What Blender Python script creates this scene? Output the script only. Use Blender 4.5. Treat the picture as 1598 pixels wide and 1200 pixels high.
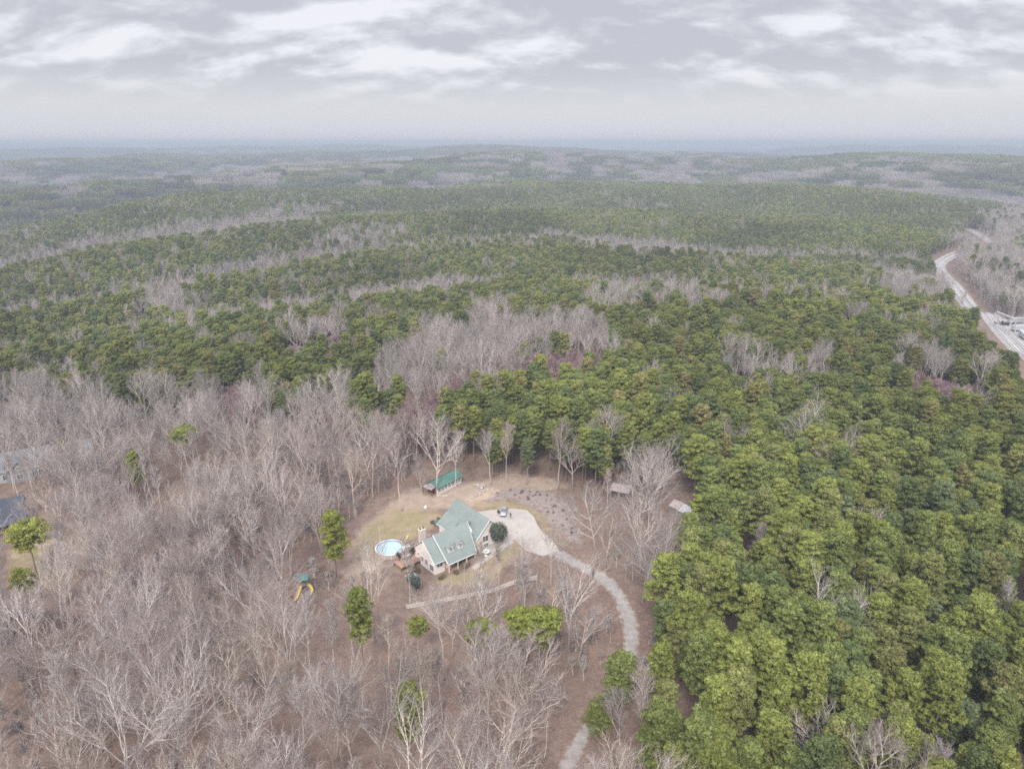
import bpy, bmesh, math, random
import numpy as np
from mathutils import Vector, Matrix, Euler

# ------------------------------------------------------------------ camera, world, sun, exposure
SC = bpy.context.scene
for o in list(bpy.data.objects): bpy.data.objects.remove(o)
COL = SC.collection
CAM_H = 100.0
FPX = 1110.0                       # focal length in pixels of the 1598 px wide photograph
PITCH = math.atan(377 / FPX)
cd = bpy.data.cameras.new('camera'); cam = bpy.data.objects.new('camera', cd); COL.objects.link(cam)
cd.sensor_width = 36.0; cd.lens = 36.0 * FPX / 1598.0
cd.clip_start = 1.0; cd.clip_end = 120000.0
cam.location = (0, 0, CAM_H); cam.rotation_euler = (math.pi / 2 - PITCH, 0, 0)
SC.camera = cam
SC.render.resolution_x, SC.render.resolution_y = 1024, 768

SUN_EL, SUN_AZ = math.radians(46), math.radians(192)      # azimuth clockwise from +Y (north): light comes from behind the camera, left
W = bpy.data.worlds.new('World'); SC.world = W; W.use_nodes = True
def build_world():
    nt = W.node_tree; N = nt.nodes; L = nt.links; N.clear()
    out = N.new('ShaderNodeOutputWorld'); bg = N.new('ShaderNodeBackground'); bg.inputs['Strength'].default_value = 0.1
    L.new(bg.outputs[0], out.inputs[0])
    sky = N.new('ShaderNodeTexSky'); sky.sky_type = 'NISHITA'; sky.sun_disc = False
    sky.sun_elevation = SUN_EL; sky.sun_rotation = SUN_AZ
    tc = N.new('ShaderNodeTexCoord'); sep = N.new('ShaderNodeSeparateXYZ'); L.new(tc.outputs['Generated'], sep.inputs[0])
    def m(op, a, b=None, c=None, clamp=False):
        n = N.new('ShaderNodeMath'); n.operation = op; n.use_clamp = clamp
        for i, v in enumerate((a, b, c)):
            if v is None: continue
            if isinstance(v, (int, float)): n.inputs[i].default_value = v
            else: L.new(v, n.inputs[i])
        return n.outputs[0]
    z = m('MAXIMUM', sep.outputs['Z'], 0.0)
    den = m('ADD', z, 0.42)
    px = m('DIVIDE', sep.outputs['X'], den); py = m('DIVIDE', sep.outputs['Y'], den)
    cmb = N.new('ShaderNodeCombineXYZ'); L.new(px, cmb.inputs[0]); L.new(py, cmb.inputs[1])
    def noise(scale, detail, rough, off, dist=0.0, sx=1.0):
        mp = N.new('ShaderNodeMapping'); mp.inputs['Location'].default_value = off; mp.inputs['Scale'].default_value = (sx, 1, 1)
        L.new(cmb.outputs[0], mp.inputs[0])
        n = N.new('ShaderNodeTexNoise'); n.inputs['Scale'].default_value = scale; n.inputs['Detail'].default_value = detail
        n.inputs['Roughness'].default_value = rough; n.inputs['Distortion'].default_value = dist
        L.new(mp.outputs[0], n.inputs['Vector']); return n.outputs[0]
    big = noise(2.3, 3, 0.5, (3.1, 1.7, 0.3), 0.1, 0.6)
    mid = noise(6.5, 8, 0.56, (7.4, 2.2, 0.0), 0.15, 0.62)
    mid2 = noise(6.5, 8, 0.56, (7.4, 2.25, 0.0), 0.15, 0.62)
    val = m('ADD', m('ADD', m('MULTIPLY', big, 0.55), m('MULTIPLY', mid, 0.45)), m('MULTIPLY', m('SUBTRACT', mid, mid2), 0.6))
    rp = N.new('ShaderNodeValToRGB'); L.new(val, rp.inputs[0])
    e = rp.color_ramp.elements
    e[0].position = 0.43; e[0].color = (5.15, 5.22, 5.7, 1)
    e[1].position = 0.63; e[1].color = (8.3, 8.3, 8.75, 1)
    a = e.new(0.50); a.color = (6.0, 6.05, 6.5, 1)
    a = e.new(0.56); a.color = (7.1, 7.2, 7.75, 1)
    # towards the horizon the layer thins into an even pale band
    even = N.new('ShaderNodeRGB'); even.outputs[0].default_value = (6.6, 6.66, 7.05, 1)
    fade = N.new('ShaderNodeMapRange'); fade.interpolation_type = 'SMOOTHSTEP'
    L.new(z, fade.inputs[0]); fade.inputs[1].default_value = 0.03; fade.inputs[2].default_value = 0.10
    mx = N.new('ShaderNodeMix'); mx.data_type = 'RGBA'; L.new(fade.outputs[0], mx.inputs[0]); L.new(even.outputs[0], mx.inputs[6]); L.new(rp.outputs[0], mx.inputs[7])
    # an overcast sky is about three times brighter overhead than at the horizon
    up = N.new('ShaderNodeMapRange'); L.new(z, up.inputs[0]); up.inputs[1].default_value = 0.17; up.inputs[2].default_value = 1.0
    up.inputs[3].default_value = 1.0; up.inputs[4].default_value = 3.2
    sc = N.new('ShaderNodeVectorMath'); sc.operation = 'SCALE'; L.new(mx.outputs[2], sc.inputs[0]); L.new(up.outputs[0], sc.inputs['Scale'])
    fin = N.new('ShaderNodeMix'); fin.data_type = 'RGBA'; fin.inputs[0].default_value = 0.93
    L.new(sky.outputs[0], fin.inputs[6]); L.new(sc.outputs[0], fin.inputs[7])
    L.new(fin.outputs[2], bg.inputs['Color'])
build_world()
sd = bpy.data.lights.new('sun', 'SUN'); sd.energy = 3.0; sd.angle = math.radians(12); sd.color = (1.0, 0.95, 0.87)
sun = bpy.data.objects.new('sun', sd); COL.objects.link(sun)
sdir = Vector((math.sin(SUN_AZ) * math.cos(SUN_EL), math.cos(SUN_AZ) * math.cos(SUN_EL), math.sin(SUN_EL)))
sun.rotation_euler = sdir.to_track_quat('Z', 'Y').to_euler(); sun.location = (0, 0, 400)
SC.view_settings.view_transform = 'Standard'; SC.view_settings.look = 'None'; SC.view_settings.gamma = 1.0
SC.view_settings.use_curve_mapping = False
SC.view_settings.exposure = 0.15
cy = SC.cycles
cy.pixel_filter_type = 'BLACKMAN_HARRIS'; cy.filter_width = 1.75
cy.max_bounces = 4; cy.diffuse_bounces = 2; cy.glossy_bounces = 2; cy.transmission_bounces = 2; cy.volume_bounces = 2; cy.transparent_max_bounces = 4
cy.use_denoising = False; cy.use_adaptive_sampling = False
cy.caustics_reflective = False; cy.caustics_refractive = False
HAZE_DENSITY = 3.0e-4

# ------------------------------------------------------------------ small helpers
RNG = np.random.default_rng(11)
random.seed(5)
def tag(o, label=None, cat=None, group=None, kind=None):
    if label: o['label'] = label
    if cat: o['category'] = cat
    if group: o['group'] = group
    if kind: o['kind'] = kind
    return o
def empty(name, loc=(0, 0, 0), rz=0.0, parent=None):
    o = bpy.data.objects.new(name, None); COL.objects.link(o); o.location = loc; o.rotation_euler = (0, 0, rz)
    o.empty_display_size = 0.5
    if parent: o.parent = parent
    return o
def copy_tree(o, parent=None):
    c = o.copy(); COL.objects.link(c); c.parent = parent
    for ch in o.children: copy_tree(ch, c)
    return c
def mesh_np(name, V, F, mats, mi=None, smooth=False, attrs=None):
    V = np.asarray(V, np.float32); F = np.asarray(F, np.int32)
    me = bpy.data.meshes.new(name); k = F.shape[1]
    me.vertices.add(len(V)); me.vertices.foreach_set('co', V.ravel())
    me.loops.add(F.size); me.loops.foreach_set('vertex_index', F.ravel())
    me.polygons.add(len(F)); me.polygons.foreach_set('loop_start', np.arange(0, F.size, k, dtype=np.int32))
    me.polygons.foreach_set('loop_total', np.full(len(F), k, np.int32))
    if smooth: me.polygons.foreach_set('use_smooth', np.ones(len(F), bool))
    for m in mats: me.materials.append(m)
    if mi is not None: me.polygons.foreach_set('material_index', np.asarray(mi, np.int32))
    for n, a in (attrs or {}).items():
        at = me.attributes.new(n, 'FLOAT', 'POINT'); at.data.foreach_set('value', np.asarray(a, np.float32))
    me.update(calc_edges=True); me.validate()
    return me
def link(name, me, parent=None):
    o = bpy.data.objects.new(name, me); COL.objects.link(o)
    if parent: o.parent = parent
    return o
class MB:
    """collects boxes, prisms and tubes of one part, then links them as one mesh object"""
    def __init__(s): s.bm = bmesh.new()
    def box(s, x0, x1, y0, y1, z0, z1, M=None):
        P = [Vector(p) for p in ((x0, y0, z0), (x1, y0, z0), (x1, y1, z0), (x0, y1, z0), (x0, y0, z1), (x1, y0, z1), (x1, y1, z1), (x0, y1, z1))]
        if M: P = [M @ p for p in P]
        v = [s.bm.verts.new(p) for p in P]
        for f in ((3, 2, 1, 0), (4, 5, 6, 7), (0, 1, 5, 4), (1, 2, 6, 5), (2, 3, 7, 6), (3, 0, 4, 7)): s.bm.faces.new([v[i] for i in f])
        return s
    def poly(s, pts):
        s.bm.faces.new([s.bm.verts.new(p) for p in pts]); return s
    def slab(s, pts, t, d=None):
        """closed plate: the polygon pts is its top, t its thickness downwards along the normal (or along d)"""
        P = [Vector(p) for p in pts]; n = (P[1] - P[0]).cross(P[2] - P[0]).normalized()
        if n.z < 0: P.reverse(); n = -n
        off = (Vector(d) if d else -n) * t
        a = [s.bm.verts.new(p) for p in P]; b = [s.bm.verts.new(p + off) for p in P]
        s.bm.faces.new(a); s.bm.faces.new(b[::-1])
        for i in range(len(P)): s.bm.faces.new([a[i], b[i], b[(i + 1) % len(P)], a[(i + 1) % len(P)]])
        return s
    def tube(s, pts, r, n=8, r2=None, cap=True):
        P = [Vector(p) for p in pts]; rings = []
        for i, p in enumerate(P):
            d = (P[min(i + 1, len(P) - 1)] - P[max(i - 1, 0)]).normalized()
            a = d.orthogonal().normalized() if abs(d.z) > 0.95 else d.cross(Vector((0, 0, 1))).normalized()
            b = d.cross(a); rr = r if r2 is None else r + (r2 - r) * i / max(1, len(P) - 1)
            rings.append([s.bm.verts.new(p + a * rr * math.cos(2 * math.pi * k / n) + b * rr * math.sin(2 * math.pi * k / n)) for k in range(n)])
        for A, B in zip(rings, rings[1:]):
            for k in range(n): s.bm.faces.new([A[k], A[(k + 1) % n], B[(k + 1) % n], B[k]])
        if cap: s.bm.faces.new(rings[0][::-1]); s.bm.faces.new(rings[-1])
        return s
    def lathe(s, prof, n=48, c=(0, 0), closed=False):
        rings = [[s.bm.verts.new((c[0] + r * math.cos(2 * math.pi * k / n), c[1] + r * math.sin(2 * math.pi * k / n), z)) for k in range(n)] for r, z in prof]
        if closed: rings.append(rings[0])
        for A, B in zip(rings, rings[1:]):
            for k in range(n): s.bm.faces.new([A[k], A[(k + 1) % n], B[(k + 1) % n], B[k]])
        return s
    def build(s, name, mat, parent=None, smooth=False, bevel=0.0):
        if bevel > 0: bmesh.ops.bevel(s.bm, geom=s.bm.edges[:], offset=bevel, segments=1, affect='EDGES', clamp_overlap=True)
        bmesh.ops.recalc_face_normals(s.bm, faces=s.bm.faces[:])
        me = bpy.data.meshes.new(name); s.bm.to_mesh(me); s.bm.free()
        me.materials.append(mat)
        if smooth:
            for p in me.polygons: p.use_smooth = True
        return link(name, me, parent)

def new_mat(name):
    m = bpy.data.materials.new(name); m.use_nodes = True; nt = m.node_tree; nt.nodes.clear()
    out = nt.nodes.new('ShaderNodeOutputMaterial'); return m, nt, out
def simple(name, col, rough=0.8, var=0.15, scale=2.0, bump=0.0, metal=0.0, spec=0.3, col2=None, coords='Object'):
    m, nt, out = new_mat(name); N, L = nt.nodes, nt.links
    b = N.new('ShaderNodeBsdfPrincipled'); L.new(b.outputs[0], out.inputs[0])
    b.inputs['Roughness'].default_value = rough; b.inputs['Metallic'].default_value = metal; b.inputs['Specular IOR Level'].default_value = spec
    tc = N.new('ShaderNodeTexCoord'); n = N.new('ShaderNodeTexNoise'); n.inputs['Scale'].default_value = scale; n.inputs['Detail'].default_value = 5
    L.new(tc.outputs[coords], n.inputs['Vector'])
    mx = N.new('ShaderNodeMix'); mx.data_type = 'RGBA'
    rg = N.new('ShaderNodeMapRange'); L.new(n.outputs[0], rg.inputs[0]); rg.inputs[1].default_value = 0.3; rg.inputs[2].default_value = 0.7
    L.new(rg.outputs[0], mx.inputs[0])
    c2 = col2 or tuple(min(1, c * (1 + var)) for c in col); c1 = col if col2 else tuple(c * (1 - var) for c in col)
    mx.inputs[6].default_value = (*c1, 1); mx.inputs[7].default_value = (*c2, 1)
    L.new(mx.outputs[2], b.inputs['Base Color'])
    if bump:
        bp = N.new('ShaderNodeBump'); bp.inputs['Strength'].default_value = bump; bp.inputs['Distance'].default_value = 0.05
        L.new(n.outputs[0], bp.inputs['Height']); L.new(bp.outputs[0], b.inputs['Normal'])
    return m

# ------------------------------------------------------------------ terrain
def vnoise(x, y, s):
    xi, yi = np.floor(x), np.floor(y); fx, fy = x - xi, y - yi
    fx = fx * fx * (3 - 2 * fx); fy = fy * fy * (3 - 2 * fy)
    h = lambda i, j: np.modf(np.abs(np.sin(i * 127.1 + j * 311.7 + s * 74.7) * 43758.5453))[0]
    return ((h(xi, yi) * (1 - fx) + h(xi + 1, yi) * fx) * (1 - fy) + (h(xi, yi + 1) * (1 - fx) + h(xi + 1, yi + 1) * fx) * fy) * 2 - 1
def fbm(x, y, s, o=3):
    r = 0; a = 0.55
    for k in range(o): r = r + a * vnoise(x, y, s + k); x, y, a = x * 2.03 + 11.3, y * 2.03 + 5.1, a * 0.5
    return r
TD = np.array([200, 290, 340, 430, 520, 650, 760, 950, 1250, 1600, 2100, 2700, 3400, 4500, 6000, 8000, 11000, 15000, 22000, 60000.])
TA = np.array([-.8, -.4, 0, .4, .8])
TZ = np.array([[0, 0, 0, 0, 0], [0, 0, 0, 0, 0], [-3, -3, -3, 1, -4], [-10, -8, -6, 4, -7], [-20, -18, -16, -20, -12], [-10, -8, -9, -10, -14],
               [-32, -30, -28, -34, -24], [-12, -6, -8, -12, -22], [-46, -30, -22, -20, -34], [-18, 8, 6, 6, -20], [-56, -46, -16, -8, -30],
               [-8, 20, 40, 30, 6], [-60, -46, -40, -44, -50], [10, 24, 34, 10, 34], [-50, -40, -50, -50, -50], [30, 44, 20, 40, 44],
               [-30, -30, -30, -30, -30], [92, 84, 62, 80, 104], [10, 10, 10, 10, 10], [0, 0, 0, 0, 0.]])
TZ[9:16] *= 1.3
HO = Vector((-21.6, 153.0, 0)); HANG = math.radians(39.7)
HU = (math.cos(HANG), math.sin(HANG))
def sstep(t): t = np.clip(t, 0, 1); return t * t * (3 - 2 * t)
def terr(x, y):
    x = np.asarray(x, float); y = np.asarray(y, float)
    r = np.hypot(x, y) + 1e-6; a = np.clip(np.where(y > 0, x / np.maximum(y, 1), np.sign(x) * .8), -.8, .8)
    far = sstep((r - 330) / 260)
    ld = np.log(np.clip(r, TD[0], TD[-1])) + far * (np.where(a < .05, .55 * (.05 - a), .14 * (a - .05)) + .13 * fbm(x / 330, y / 330, 91, 2) + .12 * fbm(x / 1300, y / 1300, 95, 2)); ld = np.clip(ld, np.log(TD[0]), np.log(TD[-1]) - 1e-6); i = np.clip(np.searchsorted(np.log(TD), ld) - 1, 0, len(TD) - 2)
    t = sstep((ld - np.log(TD)[i]) / (np.log(TD)[i + 1] - np.log(TD)[i]))
    j = np.clip(((a + .8) / .4).astype(int), 0, 3); s = sstep((a - TA[j]) / .4)
    z = (TZ[i, j] * (1 - s) + TZ[i, j + 1] * s) * (1 - t) + (TZ[i + 1, j] * (1 - s) + TZ[i + 1, j + 1] * s) * t
    am = np.interp(np.log(r), np.log([1, 260, 800, 2000, 6000, 12000, 20000, 60000]), [0, 0, 3, 40, 58, 55, 60, 10])
    wl = 1.0
    z = z + am * (0.6 * fbm(x / 420, y / 420, 3, 2) * np.clip(2500 / r, 0, 1) + 0.9 * fbm(x / 1700 + 3, y / 1700, 7, 3))
    z = np.where(z > 60, 60 + 56 * np.tanh((z - 60) / 56), np.where(z < -70, -70 + 50 * np.tanh((z + 70) / 50), z))
    step = 1.5 * sstep(((x - HO.x) * HU[0] + (y - HO.y) * HU[1] - 4) / 9)
    return z + step
def hollow(x, y, d):
    a = sum(terr(x + d * math.cos(t), y + d * math.sin(t)) for t in np.arange(0, 6.28, 1.047)) / 6
    return a - terr(x, y)
def tz(x, y): return float(terr(np.array([x]), np.array([y]))[0])
CP, SP = math.cos(PITCH), math.sin(PITCH)
def proj(x, y, z):
    zz = z - CAM_H; dep = np.maximum(y * CP - zz * SP, 1e-3); up = y * SP + zz * CP
    return 799 + FPX * x / dep, 600 - FPX * up / dep
def unp(u, v, h=0.0):
    """the place on the land (plus h metres) that the photograph shows at u, v"""
    X, Y = (u - 799) / FPX, -(v - 600) / FPX
    d = Vector((X, CP + Y * SP, -SP + Y * CP)); z = h
    for _ in range(30):
        t = (z - CAM_H) / d.z if d.z < 0 else 3000
        z = 0.5 * z + 0.5 * (tz(d.x * t, d.y * t) + h)
    return Vector((d.x * t, d.y * t, z))
def inpoly(u, v, P):
    P = np.asarray(P, float); c = np.zeros(np.shape(u), bool)
    for (x0, y0), (x1, y1) in zip(P, np.roll(P, -1, 0)):
        if y0 == y1: continue
        c ^= ((y0 > v) != (y1 > v)) & (u < (x1 - x0) * (v - y0) / (y1 - y0) + x0)
    return c
def sdist(x, y, P):
    """signed distance to a ground polygon, positive inside"""
    P = np.asarray(P, float); d = np.full(np.shape(x), 1e9)
    for (x0, y0), (x1, y1) in zip(P, np.roll(P, -1, 0)):
        ex, ey = x1 - x0, y1 - y0; t = np.clip(((x - x0) * ex + (y - y0) * ey) / (ex * ex + ey * ey + 1e-9), 0, 1)
        d = np.minimum(d, np.hypot(x - x0 - t * ex, y - y0 - t * ey))
    return np.where(inpoly(x, y, P), d, -d)
gpoly = lambda pts: [tuple(unp(u, v)[:2]) for u, v in pts]

# ground areas of the place (traced once, then plain ground polygons)
LAWN = gpoly([(556, 868), (575, 820), (615, 797), (655, 800), (690, 800), (690, 815), (650, 832), (640, 842), (600, 838), (580, 870)])
LAWN2 = gpoly([(742, 788), (800, 783), (838, 800), (862, 835), (880, 850), (858, 840), (832, 800), (800, 790), (745, 795)])
LAWN3 = gpoly([(800, 846), (812, 850), (790, 880), (765, 905), (690, 912), (680, 900), (745, 888)])
LAWN4 = gpoly([(632, 864), (650, 868), (655, 880), (640, 884), (622, 890), (618, 878)])
DIRT = gpoly([(545, 900), (560, 830), (620, 780), (652, 762), (665, 772), (720, 756), (760, 750), (800, 742), (860, 748), (880, 760), (800, 770), (745, 778), (735, 795), (690, 790), (600, 812), (585, 850), (600, 880)])
BED = gpoly([(762, 772), (800, 760), (850, 766), (880, 790), (900, 830), (905, 850), (862, 815), (838, 790), (800, 778), (765, 782)])
SANDY = gpoly([(733, 778), (748, 772), (762, 764), (772, 766), (760, 776), (738, 783)])
NAVYYARD = gpoly([(40, 850), (60, 800), (85, 802), (75, 840), (130, 850), (140, 880), (110, 905), (40, 925), (20, 900), (20, 860)])
NAVYPATCH = gpoly([(60, 848), (95, 842), (130, 858), (120, 868), (70, 862)])
CLAY = gpoly([(850, 277), (858, 272), (882, 273), (884, 277)])
APRON = [(x, y) for x, y in gpoly([(738, 800), (765, 796), (800, 793.5), (822, 796), (833, 806), (838, 818), (848, 832), (862, 842), (872, 858), (848, 868), (822, 860), (803, 842), (788, 850), (770, 862), (752, 866), (752, 830)])]
DRIVE = [unp(u, v) for u, v in ((846, 853), (870, 864), (905, 882), (938, 900), (962, 925), (978, 955), (985, 990), (983, 1020), (972, 1050), (955, 1080), (935, 1110), (915, 1140), (895, 1175), (880, 1210), (862, 1260))]
WALK = [unp(u, v) for u, v in ((738, 888), (752, 877), (770, 865), (786, 853), (800, 845))]
RAILPX = ((1640, 588), (1598, 548), (1550, 504), (1505, 461), (1481, 439), (1465, 422), (1464, 412), (1480, 402.5), (1508, 392))
RAILPX2 = ((1548, 380), (1536, 371), (1524, 364), (1512, 358))

def catmull(P, n):
    P = [Vector(p) for p in P]; out = []
    for i in range(len(P) - 1):
        a, b, c, d = P[max(i - 1, 0)], P[i], P[i + 1], P[min(i + 2, len(P) - 1)]
        for k in range(n):
            t = k / n
            out.append(0.5 * ((2 * b) + (c - a) * t + (2 * a - 5 * b + 4 * c - d) * t * t + (3 * b - a - 3 * c + d) * t ** 3))
    out.append(P[-1]); return out
DRIVE = catmull(DRIVE, 8); WALK = catmull(WALK, 6)
RAIL = catmull([unp(u, v) for u, v in RAILPX], 12)
for _ in range(60): RAIL = [RAIL[0]] + [(a + 2 * b + c) / 4 for a, b, c in zip(RAIL, RAIL[1:], RAIL[2:])] + [RAIL[-1]]
RAIL = [Vector((p.x, p.y, tz(p.x, p.y))) for p in RAIL]; RAIL2 = catmull([unp(u, v) for u, v in RAILPX2], 8)
def path_dist(x, y, path):
    d = np.full(np.shape(x), 1e9)
    for a, b in zip(path, path[1:]):
        ex, ey = b.x - a.x, b.y - a.y; t = np.clip(((x - a.x) * ex + (y - a.y) * ey) / (ex * ex + ey * ey + 1e-9), 0, 1)
        d = np.minimum(d, np.hypot(x - a.x - t * ex, y - a.y - t * ey))
    return d

# ---- canopy areas in the photograph: where bare hardwoods stand (everything else is pine)
BARE_MAIN = [(-1500, 585), (0, 592), (90, 600), (200, 618), (300, 615), (325, 592), (410, 596), (430, 640), (500, 618), (540, 640), (560, 668), (625, 668), (650, 645), (720, 668), (760, 694), (830, 722), (900, 716), (960, 705), (1000, 705), (1060, 720), (1078, 760), (1062, 830), (1062, 880), (1022, 920), (1014, 960), (1035, 1010), (1030, 1060), (1015, 1100), (1012, 1140), (975, 1200), (990, 1400), (1000, 3000), (-1500, 3000)]
BARE_PATCH = [
    [(480, 625), (530, 592), (560, 570), (640, 532), (740, 496), (850, 505), (930, 498), (968, 535), (955, 572), (880, 586), (760, 588), (690, 600), (640, 640), (620, 600), (560, 612), (520, 640)],
    [(745, 480), (775, 472), (838, 490), (842, 510), (780, 508)],
    [(1128, 552), (1180, 548), (1242, 568), (1240, 592), (1150, 590)],
    [(1272, 560), (1310, 556), (1318, 582), (1280, 586)],
    [(1365, 545), (1420, 548), (1470, 560), (1500, 590), (1545, 602), (1540, 632), (1470, 618), (1415, 606)],
    [(455, 378), (500, 372), (560, 358), (635, 350), (630, 368), (540, 382), (460, 390)],
    [(-200, 415), (60, 395), (150, 368), (290, 350), (420, 330), (540, 312), (540, 322), (400, 345), (230, 372), (130, 398), (60, 412), (-200, 440)],
    [(660, 376), (900, 386), (1100, 390), (1260, 394), (1420, 400), (1430, 412), (1200, 402), (900, 396), (680, 384)],
    [(905, 372), (940, 366), (968, 378), (950, 388), (912, 386)],
    [(920, 452), (1000, 458), (1100, 462), (1250, 452), (1330, 440), (1450, 432), (1475, 452), (1450, 460), (1300, 452), (1150, 470), (1000, 470), (930, 478)],
    [(1452, 430), (1500, 470), (1560, 520), (1700, 640), (1750, 520), (1750, 330), (1598, 320), (1540, 330), (1480, 380), (1470, 400)],
    [(1560, 860), (1660, 850), (1660, 900), (1575, 895)],
    [(230, 445), (300, 440), (330, 470), (270, 500), (225, 480)], [(440, 512), (540, 500), (560, 530), (450, 560), (410, 540)],
    [(520, 455), (590, 440), (600, 470), (540, 480)], [(590, 284), (700, 272), (800, 268), (780, 278), (700, 288), (600, 292)],
    [(160, 290), (260, 275), (330, 260), (600, 250), (640, 262), (420, 275), (260, 300), (180, 305)]]
PURPLE = [[(330, 588), (412, 594), (416, 640), (340, 640)], [(690, 585), (930, 530), (960, 560), (880, 585), (700, 605)], [(500, 540), (560, 520), (570, 540), (520, 560)], [(1400, 560), (1540, 602), (1530, 640), (1420, 606)], [(560, 650), (700, 600), (690, 640), (620, 670)], [(420, 530), (540, 515), (540, 535), (440, 560)]]

# ------------------------------------------------------------------ ground sheet
def ground_material():
    m, nt, out = new_mat('leaf_litter_ground'); N, L = nt.nodes, nt.links
    b = N.new('ShaderNodeBsdfDiffuse'); L.new(b.outputs[0], out.inputs[0])
    tc = N.new('ShaderNodeTexCoord')
    def noise(s, d=6, r=0.6):
        n = N.new('ShaderNodeTexNoise'); n.inputs['Scale'].default_value = s; n.inputs['Detail'].default_value = d; n.inputs['Roughness'].default_value = r
        L.new(tc.outputs['Object'], n.inputs['Vector']); return n.outputs[0]
    def mix(f, a, b_):
        x = N.new('ShaderNodeMix'); x.data_type = 'RGBA'
        if isinstance(f, float): x.inputs[0].default_value = f
        else: L.new(f, x.inputs[0])
        for i, c in ((6, a), (7, b_)):
            if isinstance(c, tuple): x.inputs[i].default_value = (*c, 1)
            else: L.new(c, x.inputs[i])
        return x.outputs[2]
    def rng(s, lo, hi):
        r = N.new('ShaderNodeMapRange'); L.new(s, r.inputs[0]); r.inputs[1].default_value = lo; r.inputs[2].default_value = hi; return r.outputs[0]
    def mask(attr, ns):
        a = N.new('ShaderNodeAttribute'); a.attribute_name = attr
        ad = N.new('ShaderNodeMath'); ad.operation = 'MULTIPLY_ADD'; L.new(noise(ns, 4), ad.inputs[0]); ad.inputs[1].default_value = 1.2; L.new(a.outputs['Fac'], ad.inputs[2])
        return rng(ad.outputs[0], 0.85, 1.25)
    n1, n2, n3 = noise(0.06), noise(0.45), noise(2.2, 4, 0.7)
    litter = mix(rng(n1, .35, .65), (0.19, 0.128, 0.104), (0.255, 0.19, 0.158))
    litter = mix(rng(n2, .35, .7), litter, (0.145, 0.102, 0.086))
    litter = mix(rng(n3, .5, .75), litter, (0.32, 0.245, 0.205))
    grass = mix(rng(n2, .35, .65), (0.29, 0.235, 0.15), (0.225, 0.20, 0.105)); grass = mix(rng(noise(0.15), .45, .62), grass, (0.33, 0.25, 0.18))
    dirt = mix(rng(n2, .35, .65), (0.30, 0.225, 0.175), (0.37, 0.29, 0.235)); dirt = mix(rng(n3, .5, .8), dirt, (0.42, 0.35, 0.29))
    bed = mix(rng(n3, .4, .65), (0.245, 0.20, 0.178), (0.325, 0.275, 0.25)); bed = mix(rng(noise(.9, 2), .6, .66), bed, (.16, .11, .11))
    sand = mix(rng(n2, .35, .65), (0.48, 0.38, 0.295), (0.40, 0.31, 0.235))
    c = mix(mask('dirt', 0.35), litter, dirt); c = mix(mask('lawn', 0.3), c, grass); c = mix(mask('bed', 0.5), c, bed); c = mix(mask('sand', 0.6), c, sand)
    c = mix(mask('clay', 0.02), c, (0.36, 0.21, 0.145))
    far = mix(rng(noise(0.004), .42, .6), (0.07, 0.085, 0.045), (0.17, 0.145, 0.125))
    fa = N.new('ShaderNodeAttribute'); fa.attribute_name = 'far'
    c = mix(fa.outputs['Fac'], c, far)
    L.new(c, b.inputs[0]); return m
def build_ground():
    R = np.concatenate([np.arange(30, 300, 1.3), 300 * 1.022 ** np.arange(0, 215)]); R = R[R < 30000]; R = np.append(R, 30000)
    th = np.concatenate([np.linspace(-50, 50, 561), np.linspace(55, 305, 51)]); th = np.radians(90 - th); n = len(th)
    X = (R[:, None] * np.cos(th)).ravel(); Y = (R[:, None] * np.sin(th)).ravel()
    Z = terr(X, Y)
    near = np.hypot(X, Y) < 330
    at = {k: np.zeros(len(X)) for k in ('lawn', 'dirt', 'bed', 'sand', 'clay', 'far')}
    for k, polys in (('lawn', [LAWN, LAWN2, LAWN3, LAWN4, NAVYYARD]), ('dirt', [DIRT]), ('bed', [BED]), ('sand', [SANDY, NAVYPATCH])):
        for P in polys:
            at[k][near] = np.maximum(at[k][near], np.clip(0.55 + sdist(X[near], Y[near], P) * 0.16, 0, 1))
    at['clay'] = np.clip(0.5 + sdist(X, Y, CLAY) * .02, 0, 1)
    r = np.hypot(X, Y); at['far'] = np.clip((r - 700) / 1200, 0, 1) * (1 - at['clay'])
    i, j = np.meshgrid(np.arange(len(R) - 1), np.arange(n), indexing='ij')
    F = np.stack([i * n + j, (i + 1) * n + j, (i + 1) * n + (j + 1) % n, i * n + (j + 1) % n], -1).reshape(-1, 4)[:, ::-1]
    V = np.stack([X, Y, Z], 1)
    Vc = np.vstack([V, [[0, 0, tz(0, 1)]]]); c = len(V)
    me = mesh_np('ground', Vc, F, [ground_material()], smooth=True, attrs={k: np.append(v, 0) for k, v in at.items()})
    bm = bmesh.new(); bm.from_mesh(me); bm.verts.ensure_lookup_table()
    for k in range(n):
        try: bm.faces.new([bm.verts[c], bm.verts[k], bm.verts[(k + 1) % n]])
        except ValueError: pass
    bm.to_mesh(me); bm.free()
    tag(link('ground', me), kind='structure')
build_ground()

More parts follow.
